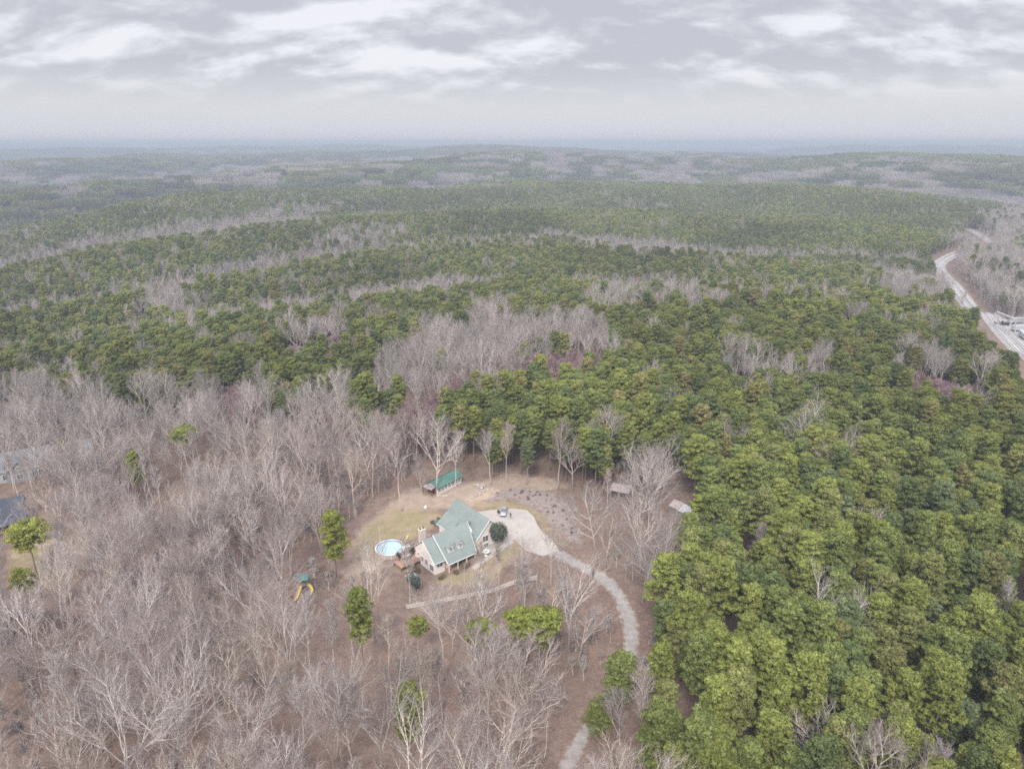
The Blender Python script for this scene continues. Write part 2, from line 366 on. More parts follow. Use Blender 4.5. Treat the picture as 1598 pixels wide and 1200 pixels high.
def strip(name, path, w, mat, lift, nw=4, wfun=None, smooth=True):
    V, F = [], []
    for i, p in enumerate(path):
        d = (path[min(i + 1, len(path) - 1)] - path[max(i - 1, 0)]); d.z = 0; d.normalize(); s = Vector((d.y, -d.x, 0))
        ww = w * (wfun(i / (len(path) - 1)) if wfun else 1)
        for k in range(nw + 1):
            q = p + s * ww * (k / nw - .5); V.append((q.x, q.y, tz(q.x, q.y) + lift))
    n = nw + 1
    for i in range(len(path) - 1):
        for k in range(nw): F.append((i * n + k, i * n + k + 1, (i + 1) * n + k + 1, (i + 1) * n + k))
    E = np.tile(np.abs(np.arange(nw + 1) / nw - .5) * 2, len(path)); return link(name, mesh_np(name, V, F, [mat], smooth=smooth, attrs={'edge': E}))
def area(name, P, mat, lift, rings=8, per=5):
    P = [Vector((x, y, 0)) for x, y in P]; B = []
    for i in range(len(P)):
        for k in range(per): B.append(P[i].lerp(P[(i + 1) % len(P)], k / per))
    c = sum(P, Vector()) / len(P); V, F = [], []
    for r in range(rings + 1):
        for q in B:
            w = c.lerp(q, max(r / rings, 0.02)); V.append((w.x, w.y, tz(w.x, w.y) + lift))
    n = len(B)
    for r in range(rings):
        for k in range(n): F.append((r * n + k, r * n + (k + 1) % n, (r + 1) * n + (k + 1) % n, (r + 1) * n + k))
    return link(name, mesh_np(name, V, F, [mat], smooth=True))
M_CONC = simple('driveway_concrete', (0.345, 0.315, 0.288), 0.9, 0.1, 0.35, col2=(0.435, 0.40, 0.368))
M_GRAV = simple('driveway_gravel', (0.27, 0.245, 0.23), 0.95, 0.25, .7, col2=(0.38, 0.35, 0.33))
def drift(m):
    nt = m.node_tree; N, L = nt.nodes, nt.links; b = [x for x in N if x.type == 'BSDF_PRINCIPLED'][0]; old = b.inputs['Base Color'].links[0].from_socket
    at = N.new('ShaderNodeAttribute'); at.attribute_name = 'edge'; tc = N.new('ShaderNodeTexCoord'); n = N.new('ShaderNodeTexNoise'); n.inputs['Scale'].default_value = .9; n.inputs['Detail'].default_value = 6
    L.new(tc.outputs['Object'], n.inputs['Vector']); a = N.new('ShaderNodeMath'); a.operation = 'MULTIPLY_ADD'; L.new(n.outputs[0], a.inputs[0]); a.inputs[1].default_value = 1.6; L.new(at.outputs['Fac'], a.inputs[2])
    r = N.new('ShaderNodeMapRange'); L.new(a.outputs[0], r.inputs[0]); r.inputs[1].default_value = 1.3; r.inputs[2].default_value = 1.75
    mx = N.new('ShaderNodeMix'); mx.data_type = 'RGBA'; L.new(r.outputs[0], mx.inputs[0]); L.new(old, mx.inputs[6]); mx.inputs[7].default_value = (.2, .135, .11, 1); L.new(mx.outputs[2], b.inputs['Base Color'])
drift(M_GRAV)
M_PALE = simple('pale_crushed_stone', (0.28, 0.265, 0.25), 0.95, 0.15, 0.15, col2=(0.38, 0.36, 0.345))
tag(area('driveway_apron', APRON, M_CONC, 0.06), kind='structure')
tag(strip('gravel_driveway', DRIVE, 4.3, M_GRAV, 0.04, 8, lambda t: 1.1 - .42 * t + .07 * math.sin(37 * t) + .05 * math.sin(91 * t)), kind='structure')
tag(strip('front_walk', WALK, 1.5, M_CONC, 0.08, 2), kind='structure')

# ------------------------------------------------------------------ trees: prototypes
def tree_mats():
    def base(name): return new_mat(name)
    # pine needles: hue varies tree by tree and stand by stand
    m, nt, out = base('pine_needles'); N, L = nt.nodes, nt.links
    oi = N.new('ShaderNodeObjectInfo')
    rp = N.new('ShaderNodeValToRGB'); L.new(oi.outputs['Random'], rp.inputs[0]); e = rp.color_ramp.elements
    e[0].position = 0.0; e[0].color = (0.16, 0.20, 0.08, 1); e[1].position = 1.0; e[1].color = (0.29, 0.26, 0.11, 1)
    for p, c in ((0.3, (0.205, 0.24, 0.082)), (0.6, (0.24, 0.268, 0.082)), (0.85, (0.265, 0.285, 0.08)), (0.96, (0.28, 0.265, 0.10))): a = e.new(p); a.color = (*c, 1)
    n = N.new('ShaderNodeTexNoise'); n.inputs['Scale'].default_value = 0.006; n.inputs['Detail'].default_value = 3; L.new(oi.outputs['Location'], n.inputs['Vector'])
    mr = N.new('ShaderNodeMapRange'); L.new(n.outputs[0], mr.inputs[0]); mr.inputs[1].default_value = .35; mr.inputs[2].default_value = .65; mr.inputs[3].default_value = 0.72; mr.inputs[4].default_value = 1.22
    at = N.new('ShaderNodeAttribute'); at.attribute_name = 'tone'
    ml = N.new('ShaderNodeMath'); ml.operation = 'MULTIPLY'; L.new(mr.outputs[0], ml.inputs[0]); L.new(at.outputs['Fac'], ml.inputs[1])
    own = N.new('ShaderNodeMix'); own.data_type = 'RGBA'; L.new(oi.outputs['Alpha'], own.inputs[0]); L.new(oi.outputs['Color'], own.inputs[6]); L.new(rp.outputs[0], own.inputs[7])
    sc = N.new('ShaderNodeVectorMath'); sc.operation = 'SCALE'; L.new(own.outputs[2], sc.inputs[0]); L.new(ml.outputs[0], sc.inputs['Scale'])
    d = N.new('ShaderNodeBsdfDiffuse'); t = N.new('ShaderNodeBsdfTranslucent'); mx = N.new('ShaderNodeMixShader'); mx.inputs[0].default_value = .25
    L.new(sc.outputs[0], d.inputs[0]); L.new(sc.outputs[0], t.inputs[0]); L.new(d.outputs[0], mx.inputs[1]); L.new(t.outputs[0], mx.inputs[2]); L.new(mx.outputs[0], out.inputs[0])
    needles = m
    open_grown = m.copy(); open_grown.name = 'open_grown_needles'
    for x in open_grown.node_tree.nodes:
        if x.type == 'VALTORGB':
            for k in x.color_ramp.elements: c = k.color; k.color = (c[0] * .5 + .18, c[1] * .5 + .195, c[2] * .5 + .035, 1)
    global M_OPEN
    M_OPEN = open_grown
    def bark(name, stops, jitter=.22):
        m, nt, out = base(name); N, L = nt.nodes, nt.links
        at = N.new('ShaderNodeAttribute'); at.attribute_name = 'tone'; rp = N.new('ShaderNodeValToRGB'); L.new(at.outputs['Fac'], rp.inputs[0]); e = rp.color_ramp.elements
        e[0].position, e[0].color = stops[0][0], (*stops[0][1], 1); e[1].position, e[1].color = stops[-1][0], (*stops[-1][1], 1)
        for p, c in stops[1:-1]: a = e.new(p); a.color = (*c, 1)
        oi = N.new('ShaderNodeObjectInfo'); mr = N.new('ShaderNodeMapRange'); L.new(oi.outputs['Random'], mr.inputs[0]); mr.inputs[3].default_value = 1 - jitter; mr.inputs[4].default_value = 1 + jitter
        sc = N.new('ShaderNodeVectorMath'); sc.operation = 'SCALE'; L.new(rp.outputs[0], sc.inputs[0]); L.new(mr.outputs[0], sc.inputs['Scale'])
        own = N.new('ShaderNodeMix'); own.data_type = 'RGBA'; own.blend_type = 'MULTIPLY'; own.inputs[0].default_value = 1.0; L.new(sc.outputs[0], own.inputs[6]); L.new(oi.outputs['Color'], own.inputs[7])
        d = N.new('ShaderNodeBsdfDiffuse'); L.new(own.outputs[2], d.inputs[0]); L.new(d.outputs[0], out.inputs[0]); return m
    # tone = limb radius (m) * 4: fine twigs are mauve-grey, limbs pale, old trunks darker
    hard = bark('hardwood_bark', [(0.0, (0.285, 0.242, 0.228)), (0.05, (0.37, 0.322, 0.303)), (0.15, (0.62, 0.57, 0.54)), (0.55, (0.58, 0.52, 0.48)), (0.85, (0.27, 0.23, 0.21))])
    purp = bark('thicket_bark', [(0.0, (0.36, 0.25, 0.26)), (0.3, (0.42, 0.32, 0.32)), (1.0, (0.33, 0.28, 0.27))])
    pineb = bark('pine_bark', [(0.0, (0.25, 0.19, 0.17)), (1.0, (0.23, 0.17, 0.15))])
    return needles, hard, purp, pineb
M_NEEDLE, M_HARD, M_PURP, M_PBARK = tree_mats()

class Acc:
    def __init__(s): s.V, s.F, s.T, s.n = [], [], [], 0
    def add(s, V, F, T): s.V.append(V); s.F.append(F + s.n); s.T.append(T); s.n += len(V)
    def arrays(s):
        if not s.V: return np.zeros((0, 3)), np.zeros((0, 3), int), np.zeros(0)
        return np.vstack(s.V), np.vstack(s.F), np.concatenate(s.T)
    def tube(s, P, R, k, tone=None):
        P = np.asarray(P, float); R = np.asarray(R, float); n = len(P)
        d = np.gradient(P, axis=0); d /= np.linalg.norm(d, axis=1)[:, None] + 1e-9
        ref = np.where(np.abs(d[:, 2:3]) > .9, np.array([[1., 0, 0]]), np.array([[0, 0, 1.]]))
        a = np.cross(d, ref); a /= np.linalg.norm(a, axis=1)[:, None] + 1e-9; b = np.cross(d, a)
        t = np.arange(k) * 2 * np.pi / k
        V = (P[:, None] + R[:, None, None] * (a[:, None] * np.cos(t)[None, :, None] + b[:, None] * np.sin(t)[None, :, None])).reshape(-1, 3)
        i, j = np.meshgrid(np.arange(n - 1), np.arange(k), indexing='ij'); i, j = i.ravel(), j.ravel(); j2 = (j + 1) % k
        q = np.stack([i * k + j, i * k + j2, (i + 1) * k + j2, (i + 1) * k + j], 1)
        F = np.vstack([q[:, [0, 1, 2]], q[:, [0, 2, 3]]])
        s.add(V, F, np.repeat(R * 4 if tone is None else np.full(n, tone), k))
    def twigs(s, A, B, r0, r1, bend, rng, tk=1.0):
        """batch of three-sided tapering twigs with one kink"""
        A, B = np.asarray(A), np.asarray(B); n = len(A); d = B - A; L = np.linalg.norm(d, axis=1)[:, None] + 1e-9; d = d / L
        ref = np.where(np.abs(d[:, 2:3]) > .9, np.array([[1., 0, 0]]), np.array([[0, 0, 1.]]))
        a = np.cross(d, ref); a /= np.linalg.norm(a, axis=1)[:, None]; b = np.cross(d, a)
        Mid = (A + B) / 2 + L * bend * (a * rng.normal(size=(n, 1)) + b * rng.normal(size=(n, 1)))
        t = np.arange(3) * 2 * np.pi / 3; ring = a[:, None] * np.cos(t)[None, :, None] + b[:, None] * np.sin(t)[None, :, None]
        r0 = np.asarray(r0) * np.ones(n); r1 = np.asarray(r1) * np.ones(n)
        rm = (r0 + r1) / 2
        V = np.concatenate([A[:, None] + ring * r0[:, None, None], Mid[:, None] + ring * rm[:, None, None], B[:, None] + ring * r1[:, None, None]], 1).reshape(-1, 3)
        f = []
        for o in (0, 3):
            for k in range(3): k2 = (k + 1) % 3; f += [[o + k, o + k2, o + 3 + k2], [o + k, o + 3 + k2, o + 3 + k]]
        F = (np.arange(n)[:, None, None] * 9 + np.array(f)[None]).reshape(-1, 3)
        s.add(V, F, np.repeat(np.stack([r0, rm, r1], 1), 3, 1).ravel() * 4 / tk)

def rot_about(d, ang, az, rng):
    a = np.cross(d, [0, 0, 1.]); 
    if np.linalg.norm(a) < .1: a = np.array([1., 0, 0])
    a /= np.linalg.norm(a); b = np.cross(d, a)
    return d * math.cos(ang) + (a * math.cos(az) + b * math.sin(az)) * math.sin(ang)

def bare_tree(seed, H=19., style='upright', lod=False):
    rng = np.random.default_rng(seed); big, fine = Acc(), Acc(); tips = []
    st = dict(upright=dict(fork=(.42, .95), n=(7, 9), ang=(.40, .75), l1=.36, trop=.10, tr=.19),
              vase=dict(fork=(.30, .55), n=(5, 7), ang=(.30, .62), l1=.60, trop=.07, tr=.22),
              broad=dict(fork=(.32, .80), n=(8, 10), ang=(.60, 1.05), l1=.44, trop=.09, tr=.25),
              slim=dict(fork=(.40, .97), n=(9, 11), ang=(.35, .6), l1=.24, trop=.10, tr=.13),
              dome=dict(fork=(.16, .42), n=(9, 11), ang=(.55, 1.25), l1=.75, trop=.10, tr=.34),
              thicket=dict(fork=(.25, .95), n=(8, 10), ang=(.25, .5), l1=.28, trop=.14, tr=.08))[style]
    def grow(p, d, L, r, r_end, n, wob, trop):
        P, R = [p.copy()], [r]
        for i in range(n):
            d = d + rng.normal(size=3) * wob; d[2] += trop; d /= np.linalg.norm(d)
            p = p + d * L / n; P.append(p.copy()); R.append(r + (r_end - r) * (i + 1) / n)
        return np.array(P), np.array(R)
    def at(P, R, t):
        f = t * (len(P) - 1); i = min(int(f), len(P) - 2); w = f - i
        return P[i] * (1 - w) + P[i + 1] * w, (P[i + 1] - P[i]) / np.linalg.norm(P[i + 1] - P[i]), R[i] * (1 - w) + R[i + 1] * w
    lean = rng.normal(size=2) * .05
    tl = {'vase': .62, 'dome': .5}.get(style, .9) * H
    P0, R0 = grow(np.array([0, 0, -.4]), np.array([lean[0], lean[1], 1.]), tl, st['tr'], st['tr'] * (.45 if style in ('vase', 'dome') else .12), 9, .045, .03)
    big.tube(P0, R0 * np.concatenate([[1.25], np.ones(len(R0) - 1)]), 4 if lod else 7)
    n1 = rng.integers(*st['n']); az = rng.uniform(0, 6.28)
    l3 = []
    for i in range(n1):
        t = st['fork'][0] + (st['fork'][1] - st['fork'][0]) * (i + rng.uniform(0, .8)) / n1
        p, d, r = at(P0, R0, min(t * H / tl, .99)); az += 2.4 + rng.normal() * .4
        L1 = H * st['l1'] * (1.15 - .55 * (i / n1 if style not in ('vase', 'dome') else .3 * i / n1)) * rng.uniform(.8, 1.15)
        r1 = max(.075, min(r * .75, .034 * L1 ** .9))
        P1, R1 = grow(p, rot_about(d, rng.uniform(*st['ang']), az, rng), L1, r1, r1 * .30, 6, .09, st['trop'] * 1.35)
        big.tube(P1, R1, 3 if lod else 5)
        n2 = 5 if lod else 8; az2 = rng.uniform(0, 6.28)
        for j in range(n2):
            t2 = .28 + .72 * (j + rng.uniform(0, .9)) / n2; p, d, r = at(P1, R1, min(t2, .99)); az2 += 2.4 + rng.normal() * .5
            L2 = L1 * .52 * (1.2 - .6 * t2) * rng.uniform(.7, 1.2); r2 = max(.042, min(r * .8, .028 * L2))
            P2, R2 = grow(p, rot_about(d, rng.uniform(.38, .72), az2, rng), L2, r2, r2 * .4, 4, .10, st['trop'] * 1.4)
            (fine if lod else big).tube(P2, R2, 3 if lod else 4)
            for k in range(3 if lod else 5):
                t3 = .2 + .8 * (k + rng.uniform(0, .9)) / (3 if lod else 5); p, d, r = at(P2, R2, min(t3, .99))
                L3 = max(.7, L2 * .5 * rng.uniform(.7, 1.2)); dd = rot_about(d, rng.uniform(.4, .9), rng.uniform(0, 6.28), rng); dd[2] += .34; dd /= np.linalg.norm(dd)
                l3.append((p, p + dd * L3, L3))
    A = np.array([a for a, _, _ in l3]); B = np.array([b for _, b, _ in l3]); L = np.array([l for _, _, l in l3])
    k = 1.9 if lod else 1.0
    fine.twigs(A, B, .030 * k, .016 * k, .10, rng, k)
    def sub(A, B, L, n, ratio, up):
        a2, b2 = [], []
        d = (B - A) / L[:, None]
        for i in range(n):
            t = rng.uniform(.25, 1.0, (len(A), 1)); p = A + (B - A) * t; nd = d + rng.normal(size=d.shape) * .62; nd[:, 2] += up; nd /= np.linalg.norm(nd, axis=1)[:, None]
            a2.append(p); b2.append(p + nd * (L * ratio * rng.uniform(.6, 1.2, len(L)))[:, None])
        A2, B2 = np.vstack(a2), np.vstack(b2); return A2, B2, np.linalg.norm(B2 - A2, axis=1)
    A4, B4, L4 = sub(A, B, L, 2 if lod else 3, .66, .28)
    fine.twigs(A4, B4, .0135 * k, .008 * k, .12, rng, k)
    if not lod:
        A5, B5, L5 = sub(A4, B4, L4, 1, .66, .25)
        fine.twigs(A5, B5, .0075, .0055, .1, rng)
    return big, fine

def pine_tree(seed, H=20., Rm=3.9, base=.46, lod=False, flat=False, young=False):
    rng = np.random.default_rng(seed); tr, cr = Acc(), Acc()
    n = 9; P = np.zeros((n + 1, 3)); P[:, 2] = np.linspace(-.4, H * .96, n + 1); P[1:, :2] = np.cumsum(rng.normal(size=(n, 2)) * .07, 0)
    R = np.linspace(.2, .05, n + 1); tr.tube(P, R, 4 if lod else 6)
    nb = 26 if lod else 46
    if flat: nb = 34
    C, CR = [], []; az = rng.uniform(0, 6.28); lob = rng.uniform(.72, 1.2, 7)
    for i in range(nb):
        f = (i + rng.uniform(0, 1)) / nb; f = f ** .85; z = H * (base + (1 - base) * f * .95); az += 2.4 + rng.normal() * .3
        if young: prof = (1 - f) * 1.05 + .12
        elif flat: prof = math.sqrt(max(.05, 1 - ((f - .45) / .62) ** 2))
        else: prof = (math.sqrt(max(.02, 1 - ((f - .22) / .80) ** 2)) ** 1.15) * (1 if f > .22 else .6 + .4 * f / .22)
        L = Rm * prof * rng.uniform(.58, 1.2) * lob[int(az * 7 / 6.283) % 7]
        p0 = np.array([np.interp(z, P[:, 2], P[:, 0]), np.interp(z, P[:, 2], P[:, 1]), z]); up = .05 + .55 * f
        d = np.array([math.cos(az), math.sin(az), up]); tip = p0 + d * L
        tr.tube([p0, p0 + d * L * .55 - [0, 0, .1], tip], [.045, .03, .015], 3)
        cs = 1.25 if lod else 1.0
        C.append(tip); CR.append(rng.uniform(.55, .85) * cs)
        s = np.array([-d[1], d[0], .15])
        for t, w in (((.75, .45), (.45, 0)) if lod else ((.80, .7), (.74, -.7), (.42, .2))):
            if L * t > .5: C.append(p0 + d * L * t + s * w * rng.uniform(.7, 1.5) + rng.normal(size=3) * .16); CR.append(rng.uniform(.48, .76) * cs)
    C.append(P[-1] + [0, 0, .3]); CR.append(.6)
    C, CR = np.array(C), np.array(CR); m = 26 if lod else 62
    sz = .40 if lod else .205
    nC = len(C); q = rng.normal(size=(nC, m, 3)); q[..., 2] = np.abs(q[..., 2]) * 1.0 - .12; q /= np.linalg.norm(q, axis=2)[..., None]
    ctr = C[:, None] + q * (CR[:, None, None] * rng.uniform(.62, 1.02, (nC, m, 1))) * np.array([1.05, 1.05, .82])
    nn = q + rng.normal(size=q.shape) * .42; nn /= np.linalg.norm(nn, axis=2)[..., None]
    a = np.cross(nn, rng.normal(size=q.shape)); a /= np.linalg.norm(a, axis=2)[..., None]; b = np.cross(nn, a)
    s = sz * rng.uniform(.7, 1.3, (nC, m, 1)) * (.85 if young else 1)
    V = np.stack([ctr + a * s, ctr - a * s * .6 + b * s * .7, ctr - a * s * .6 - b * s * .7], 2).reshape(-1, 3)
    T = np.repeat(rng.uniform(.74, 1.26, nC), m * 3) * np.repeat(rng.uniform(.85, 1.15, nC * m), 3)
    cr.add(V, np.arange(len(V)).reshape(-1, 3), T)
    return tr, cr
def to_meshes(name, a, b, ma, mb):
    Va, Fa, Ta = a.arrays(); Vb, Fb, Tb = b.arrays()
    return (mesh_np(name + '_trunk', Va, Fa, [ma], smooth=True, attrs={'tone': Ta}), mesh_np(name + '_crown', Vb, Fb, [mb], attrs={'tone': Tb}))
def joined(name, a, b, ma, mb, top=9.0):
    Va, Fa, Ta = a.arrays(); Vb, Fb, Tb = b.arrays(); Ta, Tb = np.minimum(Ta, top), np.minimum(Tb, top)
    return mesh_np(name, np.vstack([Va, Vb]), np.vstack([Fa, Fb + len(Va)]), [ma, mb], mi=np.r_[np.zeros(len(Fa), int), np.ones(len(Fb), int)], attrs={'tone': np.r_[Ta, Tb]})

PINE_SPEC = [(20, 2.9, .42), (18, 2.7, .40), (21, 3.2, .46), (19.5, 2.5, .42), (17, 2.9, .38), (22, 2.8, .48), (19, 3.3, .45), (15.5, 2.4, .34)]
BARE_SPEC = [('upright', 20), ('vase', 19), ('broad', 20), ('upright', 22), ('slim', 19), ('vase', 17.5), ('broad', 17), ('slim', 16), ('upright', 18)]
BARE_WORD = {'upright': 'tall', 'vase': 'forked', 'broad': 'broad crowned', 'slim': 'slim'}
pine_raw = [pine_tree(100 + i, H, R, b) for i, (H, R, b) in enumerate(PINE_SPEC)]
bare_raw = [bare_tree(200 + i, H, s) for i, (s, H) in enumerate(BARE_SPEC)]
PINE_ME = [to_meshes('pine', a, b, M_PBARK, M_NEEDLE) for a, b in pine_raw]
BARE_ME = [to_meshes('bare', a, b, M_HARD, M_HARD) for a, b in bare_raw]
FLAT_ME = [to_meshes('flat_pine', *pine_tree(300 + i, H, R, b, flat=True), M_PBARK, M_OPEN) for i, (H, R, b) in enumerate(((17, 3.1, .74), (16, 3.5, .76)))]
YOUNG_ME = [to_meshes('young_pine', *pine_tree(310 + i, H, R, .12, young=True), M_PBARK, M_NEEDLE) for i, (H, R) in enumerate(((9, 2.6), (7, 2.4)))]
OPEN_ME = [to_meshes('open_pine', *pine_tree(330 + i, H, R * 1.12, b - .06), M_PBARK, M_OPEN) for i, (H, R, b) in enumerate(PINE_SPEC)]
DOME_ME = [to_meshes('dome', *bare_tree(320 + i, 12.5, 'dome'), M_HARD, M_HARD) for i in range(2)]
def proto_collection(name, meshes):
    c = bpy.data.collections.new(name)
    for i, me in enumerate(meshes): c.objects.link(bpy.data.objects.new('%s_%02d' % (name, i), me))
    return c
PINE_C = proto_collection('pine_kinds', [joined('pine_full', a, b, M_PBARK, M_NEEDLE) for a, b in pine_raw] +
                          [joined('pine_far', *pine_tree(400 + i, H, R, b, lod=True), M_PBARK, M_NEEDLE) for i, (H, R, b) in enumerate(PINE_SPEC[:6])])
BARE_C = proto_collection('bare_kinds', [joined('bare_full', a, b, M_HARD, M_HARD) for a, b in bare_raw] +
                          [joined('bare_far', *bare_tree(420 + i, H, s, lod=True), M_HARD, M_HARD, .10) for i, (s, H) in enumerate((('upright', 19), ('vase', 18), ('broad', 19), ('slim', 18)))] +
                          [joined('thicket', *bare_tree(440 + i, H, 'thicket', lod=i > 1), M_PURP, M_PURP) for i, H in enumerate((13, 11, 13, 11))])
SAPL_C = proto_collection('sapling_kinds', [joined('sapling', *bare_tree(460 + i, H, 'slim', lod=True), M_HARD, M_HARD) for i, H in enumerate((6, 8, 5))])

def scatter(name, pts, coll):
    """pts: x, y, z, rotz, scale, kind -> one object with geometry-node instances"""
    pts = np.asarray(pts, float); me = bpy.data.meshes.new(name); me.vertices.add(len(pts)); me.vertices.foreach_set('co', pts[:, :3].astype(np.float32).ravel())
    rot = np.zeros((len(pts), 3), np.float32); rot[:, 2] = pts[:, 3]
    me.attributes.new('rot', 'FLOAT_VECTOR', 'POINT').data.foreach_set('vector', rot.ravel())
    me.attributes.new('siz', 'FLOAT', 'POINT').data.foreach_set('value', pts[:, 4].astype(np.float32))
    me.attributes.new('knd', 'INT', 'POINT').data.foreach_set('value', pts[:, 5].astype(np.int32))
    o = link(name, me); md = o.modifiers.new('plant', 'NODES'); g = bpy.data.node_groups.new(name, 'GeometryNodeTree'); md.node_group = g
    g.interface.new_socket('Geometry', in_out='INPUT', socket_type='NodeSocketGeometry'); g.interface.new_socket('Geometry', in_out='OUTPUT', socket_type='NodeSocketGeometry')
    N, L = g.nodes, g.links; gi, go = N.new('NodeGroupInput'), N.new('NodeGroupOutput'); ip = N.new('GeometryNodeInstanceOnPoints'); ci = N.new('GeometryNodeCollectionInfo')
    ci.inputs['Collection'].default_value = coll; ci.inputs['Separate Children'].default_value = True; ci.inputs['Reset Children'].default_value = True
    def na(n, t): a = N.new('GeometryNodeInputNamedAttribute'); a.data_type = t; a.inputs['Name'].default_value = n; return [s for s in a.outputs if s.enabled and s.name == 'Attribute'][0]
    ip.inputs['Pick Instance'].default_value = True
    L.new(gi.outputs[0], ip.inputs['Points']); L.new(ci.outputs[0], ip.inputs['Instance']); L.new(na('knd', 'INT'), ip.inputs['Instance Index'])
    L.new(na('rot', 'FLOAT_VECTOR'), ip.inputs['Rotation']); L.new(na('siz', 'FLOAT'), ip.inputs['Scale']); L.new(ip.outputs[0], go.inputs[0])
    tag(o, kind='stuff'); return o

# ------------------------------------------------------------------ trees: where they stand
KEEP_HARD = [  # outlines in the photograph that no crown may cover (buildings, pool, car, tracks)
    [(578, 834), (640, 834), (642, 888), (578, 888)], [(770, 786), (846, 790), (850, 850), (770, 850)],
    [(668, 736), (722, 732), (726, 768), (668, 772)], [(952, 756), (990, 756), (990, 785), (952, 785)], [(1044, 776), (1078, 780), (1078, 806), (1044, 806)],
    [(0, 798), (34, 798), (34, 838), (0, 838)], [(464, 890), (488, 890), (502, 945), (464, 948)],
    [(1598, 535), (1640, 570), (1640, 610), (1598, 568), (1540, 505), (1500, 475), (1470, 440), (1452, 416), (1462, 402), (1505, 390), (1508, 402), (1478, 414), (1482, 425), (1520, 460), (1598, 520)],
    [(1505, 352), (1518, 352), (1550, 372), (1550, 386), (1535, 380), (1505, 362)], [(1552, 496), (1640, 488), (1640, 556), (1600, 542)]]
KEEP_SOFT = [[(640, 782), (775, 782), (775, 900), (640, 900)], [(862, 1215), (890, 1150), (925, 1108), (955, 1112), (935, 1160), (905, 1215)], [(735, 738), (905, 745), (925, 800), (905, 845), (845, 830), (735, 795)], [(940, 745), (1000, 745), (1000, 795), (940, 790)], [(560, 790), (690, 775), (690, 800), (580, 880), (556, 880)]]
YARD = gpoly([(530, 905), (545, 842), (575, 790), (640, 757), (650, 733), (730, 728), (870, 752), (915, 775), (930, 800), (900, 850), (905, 868), (850, 900), (830, 905), (640, 950), (590, 930)])
NAVYG = gpoly([(-60, 785), (50, 800), (95, 845), (90, 880), (30, 900), (-60, 900)])
hd = lambda i, s: np.modf(np.abs(np.sin(i * 12.9898 + s * 78.233) * 43758.5453))[0]

HAND_PINE = [  # crown centre in the photograph, crown centre height, prototype (pool, index), scale, label
    (520, 842, 12.0, 'P', 0, .95, 'tall yellow green pine left of the round pool at the lawn edge'),
    (563, 978, 11.0, 'P', 5, .9, 'narrow bright green pine standing alone below the round pool'),
    (637, 1092, 12.5, 'P', 7, 1.0, 'small round pine alone among bare trees near the bottom'),
    (748, 972, 15.0, 'F', 0, .85, 'small flat topped yellow green pine below the rail fence'),
    (815, 955, 15.0, 'F', 1, .9, 'wide flat topped pine below the fence end beside bare trees'),
    (850, 985, 14.0, 'F', 0, 1.05, 'leaning pine with drooping crown right of the wide flat pine'),
    (848, 942, 16.0, 'F', 0, .45, 'small dark pine tuft touching the upper fence end'),
    (806, 994, 6.0, 'Y', 1, .9, 'little pointed young pine under the wide flat pine'),
    (648, 943, 14.0, 'F', 1, .62, 'small flat pine crown in front of the fence lower end'),
    (207, 722, 12.0, 'P', 3, .8, 'lone loose bright green pine right of the grey roofed house'),
    (292, 690, 13.0, 'F', 1, 1.05, 'olive pine with slanted crown among bare trees above left wood'),
    (97, 682, 13.0, 'P', 7, .8, 'small green pine above the grey house roof'),
    (44, 850, 14.0, 'F', 1, 1.15, 'wide flat pine beside the navy roofed house'),
    (36, 905, 12.0, 'F', 0, .8, 'low olive pine below the navy roofed house'),
    (968, 1060, 13.0, 'P', 6, .95, 'big dark pine standing over the bend of the gravel drive'),
    (1033, 1052, 12.0, 'P', 0, .9, 'dark pine right of the gravel drive bend'),
    (932, 1117, 4.0, 'Y', 0, .9, 'dense dark young evergreen at the gravel drive near the bottom'),
    (575, 622, 13.0, 'P', 6, 1.2, 'large dark pine at the left end of the pine block'),
    (1090, 945, 12.0, 'P', 2, 1.0, None), (1040, 935, 12.0, 'P', 0, 1.1, 'big rounded pine right of the drive at the pine wood edge'),
    (822, 715, 9.0, 'P', 3, .8, 'slim pine at the top edge of the clearing'), (768, 690, 12.0, 'P', 7, .95, None),
    (1095, 790, 13.0, 'F', 0, .9, 'yellow green flat pine beside the collapsed shed'), (1085, 840, 12.0, 'P', 7, .95, None)]
HAND_BARE = [  # trunk base in the photograph, prototype, scale, label
    (627, 798, 3, 1.0, 'tall pale bare tree at the back left of the lawn'), (582, 780, 0, .9, 'bare tree left of the lawn behind the pool'), (660, 793, 4, .85, 'slim bare tree between the lawn and the green shed'),
    (681, 772, 1, 1.02, 'big pale bare tree standing in front of the green roofed shed'), (711, 760, 4, .95, 'slim bare tree at the right end of the green roofed shed'),
    (766, 757, 8, .9, 'bare tree behind the rock pile in the clearing'), (790, 752, 4, 1.0, None), (822, 756, 7, .8, None), (871, 763, 0, .95, 'pale bare tree on the far side of the planting bed'), (893, 768, 2, .8, 'broad bare tree right of the planting bed'),
    (951, 748, 3, .95, 'tall bare tree in front of dark pines above the open shed'),
    (761, 1157, 0, 1.1, 'pale bare tree near the bottom centre'), (830, 1194, 2, 1.15, 'very large pale spreading bare tree at the bottom centre'), (966, 1187, 8, .75, 'small pale bare tree right of the gravel drive at the bottom'),
    (1040, 1180, 7, .8, None), (930, 880, 2, 1.0, None), (985, 850, 1, .9, None), (752, 930, 4, .7, 'pale bare tree rising between the house and the fence'), (822, 930, 5, .75, None), (778, 925, 7, .75, None), (860, 915, 8, .8, None),
    (640, 940, 4, .85, None), (575, 935, 8, .7, None)]

